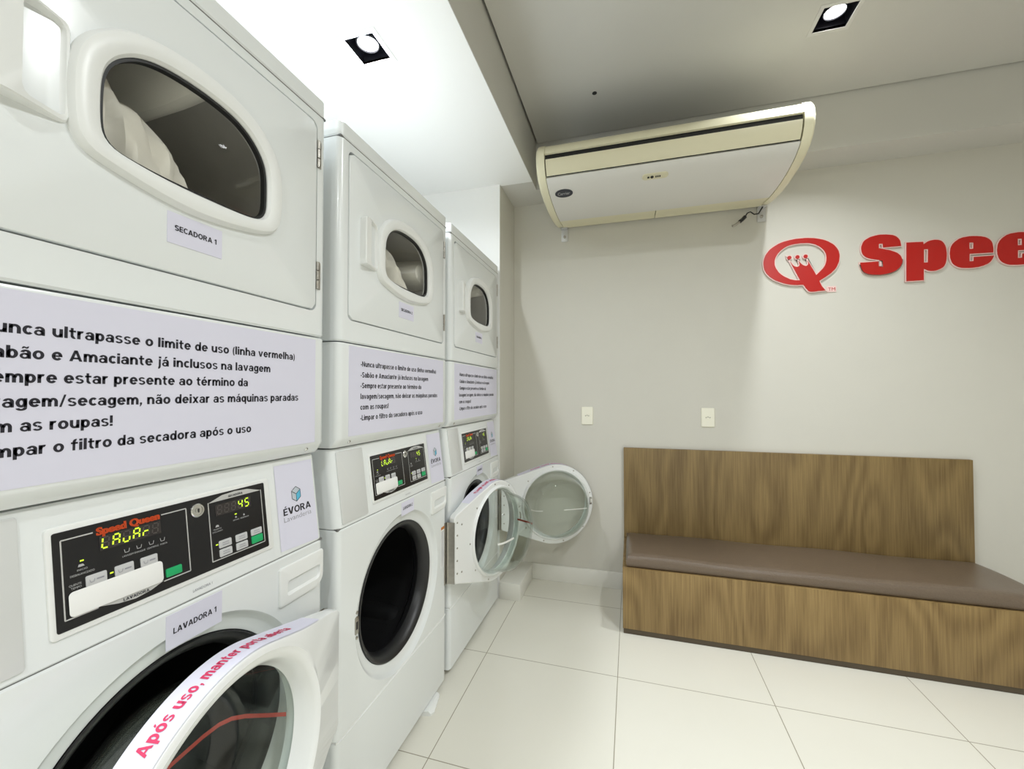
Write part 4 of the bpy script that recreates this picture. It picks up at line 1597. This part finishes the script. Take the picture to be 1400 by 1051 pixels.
strip('upper_fascia', 0, 0, M['acbeige'], 0.004, pts=sub_prof((2.15, 2.516), (2.038, 2.442)))
strip('outlet_slot', 0, 0, M['dark'], 0.022, pts=sub_prof((2.042, 2.462), (2.055, 2.362)))
strip('louver_flap', 0, 0, M['acflap'], 0.004, th=0.008, x0=XI0 + 0.006, x1=XI1 - 0.006, pts=sub_prof((2.037, 2.410), (2.072, 2.338)))
gr = strip('front_grille', 0, 0, M['acwhite'], 0.0035, x0=XI0 + 0.002, x1=XI1 - 0.002, pts=sub_prof((2.080, 2.333), (2.518, 2.281), 28))
for (xa, xb) in ((XI0 + 0.001, 0.905), (0.909, XI1 - 0.001)):
    strip('rear_strip', 0, 0, M['acbeige'], 0.006, x0=xa, x1=xb, pts=sub_prof((2.525, 2.282), (2.686, 2.314), 10))
bm = bmesh.new()
loft(bm, [[(x, y, z) for y, z in [tuple(p) for p in sm_prof(prof, 0.026)]] for x in (XI0 - 0.01, XI1 + 0.01)], True, True, True)
acb('casing', bm, M['dark'])


def on_grille(s, x, lift):
    """point on the grille at profile fraction"""
    pr = sub_prof((2.080, 2.333), (2.518, 2.281), 28)
    return pr


GP = sub_prof((2.080, 2.333), (2.518, 2.281), 28)
gc = [0]
for p, q in zip(GP[:-1], GP[1:]):
    gc.append(gc[-1] + math.hypot(q[0] - p[0], q[1] - p[1]))


def gpt(x, s, lift):
    s = max(0.001, min(gc[-1] - 0.001, s))
    for i in range(len(gc) - 1):
        if gc[i] <= s <= gc[i + 1]:
            f = (s - gc[i]) / (gc[i + 1] - gc[i])
            p = Vector(GP[i]).lerp(Vector(GP[i + 1]), f)
            tt = (Vector(GP[i + 1]) - Vector(GP[i])).normalized()
            nn = Vector((tt.y, -tt.x))
            if nn.dot(Vector((2.4, 2.45)) - p) > 0:
                nn = -nn
            p = p - nn * 0.0035 + nn * lift
            return (x, p.x, p.y)


# round brand badge: dark oval, no words legible
def ac_oval(name, cx, cs, rx, rs, lift, mat, parent, n=40):
    bm = bmesh.new()
    vs = [bm.verts.new(gpt(cx + rx * math.cos(2 * PI * k / n), cs + rs * math.sin(2 * PI * k / n), lift)) for k in range(n)]
    r2 = [bm.verts.new(gpt(cx + rx * math.cos(2 * PI * k / n), cs + rs * math.sin(2 * PI * k / n), lift - 0.003)) for k in range(n)]
    bm.faces.new(vs)
    for k in range(n):
        bm.faces.new((vs[k], vs[(k + 1) % n], r2[(k + 1) % n], r2[k]))
    return acb(name, bm, mat, parent)


BX, BS = 0.4235, 0.110
bd = ac_oval('badge', BX, BS, 0.047, 0.032, 0.003, pbr('badge_navy', (0.02, 0.022, 0.035), 0.3), gr)
bm = bmesh.new()
put_text(bm, text_geo('Carrier', 0.030, 0.01, align='CENTER', width=0.066, shear=0.2), lambda u, v: gpt(BX + u, BS + 0.008 - v, 0.0036))
acb('badge_lettering', bm, M['print'], bd)
# receiver window in the middle
bm = bmesh.new()
pp = rrect(0.820, 0.945, 0.052, 0.094, 0.018, 6)
vt = [bm.verts.new(gpt(p[0], p[1], 0.0035)) for p in inset(pp, 0.003)]
vb = [bm.verts.new(gpt(p[0], p[1], -0.001)) for p in pp]
bm.faces.new(vt)
for k in range(len(vt)):
    bm.faces.new((vt[k], vt[(k + 1) % len(vt)], vb[(k + 1) % len(vt)], vb[k]))
rc = acb('receiver_plate', bm, M['acflap'], gr)
bm = bmesh.new()
nn = 18
bm.faces.new([bm.verts.new(gpt(0.868 + 0.008 * math.cos(2 * PI * k / nn), 0.074 + 0.009 * math.sin(2 * PI * k / nn), 0.0042)) for k in range(nn)])
for (a, b) in ((0.846, 0.856), (0.884, 0.890), (0.893, 0.899), (0.902, 0.908)):
    bm.faces.new([bm.verts.new(gpt(x, s, 0.0042)) for x, s in ((a, 0.068), (b, 0.068), (b, 0.080), (a, 0.080))])
acb('receiver_eye', bm, M['dark'], rc)
# wall brackets
for bx in (0.348, 1.497):
    bm = bmesh.new()
    bbox(bm, (bx - 0.022, 2.694, 2.222), (bx + 0.022, 2.6985, 2.33), 0.001)
    bbox(bm, (bx - 0.022, 2.660, 2.300), (bx + 0.022, 2.6985, 2.306), 0.001)
    br = acb('wall_bracket', bm, M['galv'])
    bm = bmesh.new()
    lp = lambda r, y: [(bx + r * math.cos(2 * PI * k / 6), y, 2.252 + r * math.sin(2 * PI * k / 6)) for k in range(6)]
    loft(bm, [lp(0.009, 2.695), lp(0.009, 2.687), lp(0.005, 2.685)], True, True, True)
    acb('bolt', bm, M['steel'], br)
# loose plug hanging by its wire
bm = bmesh.new()
wire = [(1.50, 2.672, 2.305), (1.475, 2.668, 2.262), (1.452, 2.664, 2.258), (1.432, 2.662, 2.275), (1.415, 2.660, 2.268), (1.402, 2.658, 2.246)]
tube(bm, wire, 0.0035, 8)
cb = acb('loose_cable', bm, M['dark'])
bm = bmesh.new()
tube(bm, [(1.404, 2.658, 2.249), (1.388, 2.657, 2.232), (1.374, 2.656, 2.221)], 0.0105, 10)
acb('plug', bm, M['rubber'], cb)
bm = bmesh.new()
tube(bm, [(1.374, 2.656, 2.221), (1.352, 2.655, 2.205), (1.335, 2.654, 2.200)], 0.0065, 10)
acb('plug_tip', bm, M['steel'], cb)


# ------------------------------------------------------------------ sign letters on the back wall
def sign_piece(name, outlines, label, cat='sign letter', group='red letters on the back wall', th=0.010, y1=YW):
    """outlines = list of (outer, holes) in (x, z); red face on a pale acrylic backing"""
    t = empty(name, (0, 0, 0))
    xs = [p[0] for o_, h_ in outlines for p in o_]
    zs = [p[1] for o_, h_ in outlines for p in o_]
    t.location = ((min(xs) + max(xs)) / 2, y1, min(zs))
    tag(t, label, cat, group)

    def layer(nm, grow_, ya, yb, mat):
        cu = bpy.data.curves.new('s', 'CURVE')
        cu.dimensions = '2D'
        cu.fill_mode = 'BOTH'
        cu.extrude = abs(yb - ya) / 2
        cu.offset = grow_
        for o_, h_ in outlines:
            for lp in [o_] + h_:
                sp = cu.splines.new('POLY')
                sp.points.add(len(lp) - 1)
                for i, p in enumerate(lp):
                    sp.points[i].co = (p[0] - t.location.x, p[1] - t.location.z, 0, 1)
                sp.use_cyclic_u = True
        ob = bpy.data.objects.new('s', cu)
        COL.objects.link(ob)
        dg = bpy.context.evaluated_depsgraph_get()
        dg.update()
        me = bpy.data.meshes.new_from_object(ob.evaluated_get(dg))
        bpy.data.objects.remove(ob)
        me.transform(Matrix(((1, 0, 0, 0), (0, 0, -1, (ya + yb) / 2 - t.location.y), (0, 1, 0, 0), (0, 0, 0, 1))))
        return link(nm, me, mat, t, smooth=False)
    layer('acrylic_backing', 0.0045, y1 - th, y1 - 0.0005, M['acrylic'])
    layer('red_face', 0.0, y1 - th - 0.002, y1 - th, M['red'])
    return t


def ell(cx, cz, rx, rz, a0=0, a1=360, n=48, rot=0.0):
    out = []
    full = abs(a1 - a0) >= 360
    m = n if full else n + 1
    for k in range(m):
        a = R_(a0 + (a1 - a0) * k / n)
        x, z = rx * math.cos(a), rz * math.sin(a)
        out.append((cx + x * math.cos(rot) - z * math.sin(rot), cz + x * math.sin(rot) + z * math.cos(rot)))
    return out


def bez(*segs, n=8):
    """segs: list of points; ('c', p1, p2, p3) cubic from the current point, or plain (x,z)"""
    out = []
    for s in segs:
        if isinstance(s[0], str):
            p0 = Vector(out[-1])
            p1, p2, p3 = Vector(s[1]), Vector(s[2]), Vector(s[3])
            for i in range(1, n + 1):
                f = i / n
                q = p0 * (1 - f) ** 3 + p1 * 3 * f * (1 - f) ** 2 + p2 * 3 * f * f * (1 - f) + p3 * f ** 3
                out.append((q.x, q.y))
        else:
            out.append(tuple(s))
    return out
S_OUT = [(2.157, 2.014), (2.077, 2.014), (2.075, 2.035), (2.058, 2.035), (2.058, 2.012), (2.07, 2.008), (2.083, 2.004), (2.096, 2.0), (2.108, 1.996), (2.119, 1.99), (2.129, 1.985), (2.139, 1.979), (2.146, 1.972), (2.152, 1.965), (2.156, 1.958), (2.158, 1.951), (2.16, 1.943), (2.161, 1.936), (2.161, 1.929), (2.159, 1.921), (2.156, 1.914), (2.153, 1.907), (2.148, 1.899), (2.142, 1.892), (2.135, 1.886), (2.126, 1.881), (2.116, 1.876), (2.105, 1.873), (2.093, 1.87), (2.079, 1.868), (2.063, 1.867), (2.048, 1.868), (2.034, 1.869), (2.022, 1.871), (2.011, 1.874), (2.002, 1.878), (1.994, 1.883), (1.988, 1.888), (1.984, 1.894), (1.981, 1.9), (1.978, 1.907), (1.976, 1.915), (1.974, 1.923), (1.973, 1.932), (1.972, 1.94), (2.055, 1.94), (2.057, 1.911), (2.075, 1.909), (2.074, 1.94), (2.057, 1.948), (2.045, 1.951), (2.033, 1.954), (2.022, 1.957), (2.012, 1.961), (2.004, 1.965), (1.997, 1.97), (1.992, 1.975), (1.987, 1.981), (1.983, 1.988), (1.981, 1.995), (1.979, 2.004), (1.978, 2.012), (1.978, 2.021), (1.979, 2.03), (1.982, 2.039), (1.985, 2.048), (1.989, 2.055), (1.994, 2.061), (2.001, 2.066), (2.009, 2.071), (2.018, 2.076), (2.029, 2.079), (2.041, 2.082), (2.053, 2.084), (2.066, 2.085), (2.079, 2.084), (2.091, 2.083), (2.102, 2.081), (2.112, 2.079), (2.121, 2.077), (2.128, 2.073), (2.135, 2.069), (2.14, 2.064), (2.145, 2.058), (2.149, 2.051), (2.152, 2.045), (2.154, 2.037), (2.155, 2.03), (2.156, 2.022)]
P_OUT = [(2.18, 2.03), (2.253, 2.027), (2.254, 2.013), (2.259, 2.018), (2.265, 2.022), (2.27, 2.026), (2.277, 2.029), (2.284, 2.031), (2.292, 2.032), (2.3, 2.033), (2.308, 2.032), (2.315, 2.031), (2.321, 2.029), (2.327, 2.026), (2.332, 2.022), (2.336, 2.017), (2.34, 2.011), (2.343, 2.004), (2.346, 1.996), (2.348, 1.987), (2.349, 1.978), (2.35, 1.967), (2.351, 1.957), (2.351, 1.945), (2.35, 1.933), (2.349, 1.921), (2.347, 1.911), (2.345, 1.903), (2.342, 1.896), (2.339, 1.89), (2.335, 1.885), (2.328, 1.88), (2.321, 1.876), (2.313, 1.873), (2.305, 1.87), (2.297, 1.869), (2.289, 1.869), (2.281, 1.87), (2.274, 1.872), (2.268, 1.874), (2.263, 1.877), (2.258, 1.88), (2.253, 1.884), (2.252, 1.823), (2.177, 1.823)]
P_HOLE = [(2.255, 1.987), (2.273, 1.986), (2.271, 1.916), (2.254, 1.916)]
E_OUT = [(2.54, 1.943), (2.445, 1.945), (2.444, 1.906), (2.461, 1.906), (2.462, 1.927), (2.543, 1.927), (2.541, 1.921), (2.539, 1.915), (2.536, 1.909), (2.533, 1.904), (2.53, 1.899), (2.525, 1.894), (2.521, 1.89), (2.515, 1.886), (2.508, 1.883), (2.5, 1.879), (2.491, 1.877), (2.482, 1.874), (2.472, 1.873), (2.462, 1.872), (2.451, 1.872), (2.44, 1.872), (2.43, 1.873), (2.42, 1.874), (2.411, 1.875), (2.403, 1.878), (2.395, 1.882), (2.389, 1.886), (2.383, 1.891), (2.378, 1.897), (2.374, 1.903), (2.371, 1.91), (2.369, 1.917), (2.367, 1.925), (2.365, 1.933), (2.365, 1.941), (2.364, 1.95), (2.364, 1.958), (2.365, 1.966), (2.366, 1.974), (2.367, 1.981), (2.369, 1.988), (2.372, 1.994), (2.375, 2.001), (2.379, 2.006), (2.384, 2.012), (2.389, 2.017), (2.396, 2.022), (2.402, 2.027), (2.41, 2.03), (2.418, 2.033), (2.427, 2.034), (2.436, 2.035), (2.445, 2.036), (2.455, 2.036), (2.466, 2.035), (2.476, 2.034), (2.485, 2.032), (2.493, 2.031), (2.501, 2.028), (2.508, 2.026), (2.515, 2.022), (2.52, 2.018), (2.525, 2.014), (2.529, 2.009), (2.533, 2.003), (2.536, 1.996), (2.538, 1.989), (2.539, 1.982), (2.54, 1.974), (2.541, 1.966), (2.541, 1.959), (2.541, 1.951)]
E_HOLE = [(2.445, 2.003), (2.462, 2.002), (2.461, 1.97), (2.445, 1.97)]
Q_OUT = [(1.503, 1.973), (1.503, 1.983), (1.505, 1.994), (1.507, 2.004), (1.511, 2.015), (1.515, 2.025), (1.521, 2.034), (1.528, 2.044), (1.536, 2.053), (1.545, 2.061), (1.556, 2.069), (1.568, 2.076), (1.58, 2.083), (1.593, 2.088), (1.607, 2.093), (1.622, 2.096), (1.636, 2.099), (1.652, 2.101), (1.667, 2.103), (1.683, 2.103), (1.698, 2.103), (1.713, 2.103), (1.727, 2.102), (1.742, 2.1), (1.756, 2.098), (1.771, 2.094), (1.785, 2.09), (1.8, 2.085), (1.813, 2.079), (1.824, 2.073), (1.834, 2.065), (1.844, 2.058), (1.852, 2.05), (1.859, 2.041), (1.864, 2.033), (1.869, 2.024), (1.873, 2.015), (1.875, 2.005), (1.877, 1.994), (1.877, 1.984), (1.876, 1.974), (1.875, 1.963), (1.873, 1.952), (1.869, 1.942), (1.865, 1.932), (1.86, 1.922), (1.854, 1.913), (1.846, 1.905), (1.837, 1.895), (1.824, 1.885), (1.81, 1.875), (1.795, 1.865), (1.78, 1.855), (1.782, 1.847), (1.785, 1.839), (1.788, 1.832), (1.791, 1.825), (1.795, 1.818), (1.8, 1.812), (1.804, 1.805), (1.809, 1.799), (1.8, 1.799), (1.79, 1.798), (1.781, 1.798), (1.772, 1.798), (1.765, 1.797), (1.758, 1.796), (1.751, 1.796), (1.745, 1.796), (1.74, 1.796), (1.736, 1.797), (1.732, 1.798), (1.729, 1.8), (1.725, 1.802), (1.723, 1.806), (1.72, 1.81), (1.717, 1.814), (1.713, 1.819), (1.71, 1.826), (1.706, 1.832), (1.702, 1.838), (1.688, 1.839), (1.675, 1.839), (1.661, 1.84), (1.647, 1.842), (1.633, 1.845), (1.619, 1.849), (1.605, 1.853), (1.592, 1.859), (1.579, 1.865), (1.566, 1.872), (1.554, 1.88), (1.543, 1.889), (1.533, 1.898), (1.525, 1.908), (1.517, 1.919), (1.512, 1.93), (1.507, 1.94), (1.505, 1.951), (1.504, 1.962)]
Q_HOLE = [(1.56, 1.97), (1.56, 1.98), (1.561, 1.99), (1.564, 2.0), (1.567, 2.009), (1.572, 2.019), (1.578, 2.028), (1.586, 2.037), (1.594, 2.045), (1.603, 2.052), (1.613, 2.059), (1.624, 2.065), (1.636, 2.069), (1.649, 2.072), (1.663, 2.074), (1.677, 2.075), (1.691, 2.076), (1.704, 2.075), (1.718, 2.074), (1.73, 2.073), (1.742, 2.07), (1.753, 2.066), (1.764, 2.061), (1.773, 2.055), (1.782, 2.049), (1.79, 2.041), (1.797, 2.033), (1.804, 2.024), (1.808, 2.015), (1.812, 2.005), (1.814, 1.996), (1.815, 1.985), (1.815, 1.975), (1.814, 1.965), (1.812, 1.954), (1.809, 1.944), (1.804, 1.933), (1.796, 1.922), (1.786, 1.911), (1.776, 1.9), (1.765, 1.889), (1.724, 1.975), (1.725, 1.97), (1.726, 1.965), (1.727, 1.96), (1.727, 1.955), (1.726, 1.952), (1.723, 1.948), (1.72, 1.946), (1.717, 1.944), (1.712, 1.945), (1.707, 1.947), (1.702, 1.95), (1.697, 1.954), (1.692, 1.959), (1.688, 1.964), (1.684, 1.97), (1.68, 1.976), (1.681, 1.971), (1.683, 1.965), (1.684, 1.96), (1.685, 1.955), (1.684, 1.951), (1.682, 1.947), (1.679, 1.945), (1.676, 1.943), (1.672, 1.943), (1.666, 1.944), (1.661, 1.946), (1.655, 1.95), (1.651, 1.955), (1.647, 1.961), (1.643, 1.968), (1.638, 1.975), (1.686, 1.865), (1.677, 1.866), (1.667, 1.866), (1.658, 1.868), (1.648, 1.871), (1.636, 1.875), (1.625, 1.882), (1.613, 1.889), (1.603, 1.896), (1.594, 1.904), (1.586, 1.912), (1.579, 1.921), (1.573, 1.931), (1.568, 1.94), (1.564, 1.95), (1.561, 1.96)]
shift = lambda pts, dx: [(x + dx, z) for x, z in pts]
turn_ = lambda pts, x0, z0: [(2 * x0 - x, 2 * z0 - z) for x, z in pts]
dots = [ell(1.6345, 1.9985, 0.0105, 0.0105, n=20), ell(1.6745, 1.9985, 0.0105, 0.0105, n=20), ell(1.7145, 1.9985, 0.0105, 0.0105, n=20)]
q = sign_piece('sign_emblem', [(Q_OUT, [Q_HOLE])] + [(d, []) for d in dots],
               'red oval Q emblem with a crown inside, on the back wall', 'emblem', None)
bm = bmesh.new()
put_text(bm, text_geo('TM', 0.026, 0.0, width=0.034), lambda u, v: (1.823 + u - q.location.x, YW - 0.0045 - q.location.y, 1.797 + v - q.location.z))
tmo = build('trademark', bm, M['red'], q, smooth=False)
bm = bmesh.new()
bbox(bm, (1.816 - q.location.x, YW - 0.004 - q.location.y, 1.790 - q.location.z), (1.862 - q.location.x, YW - 0.0005 - q.location.y, 1.822 - q.location.z))
build('trademark_backing', bm, M['acrylic'], q)
sign_piece('sign_letter', [(S_OUT, [])], 'big red capital S on the back wall, right beside the oval Q emblem')
sign_piece('sign_letter', [(P_OUT, [P_HOLE])], 'big red letter p on the back wall, between the S and the first e')
sign_piece('sign_letter', [(E_OUT, [E_HOLE])], 'first big red letter e on the back wall, next to the p')
sign_piece('sign_letter', [(shift(E_OUT, 0.192), [shift(E_HOLE, 0.192)])], 'second big red letter e on the wall, at the right edge of the photo')
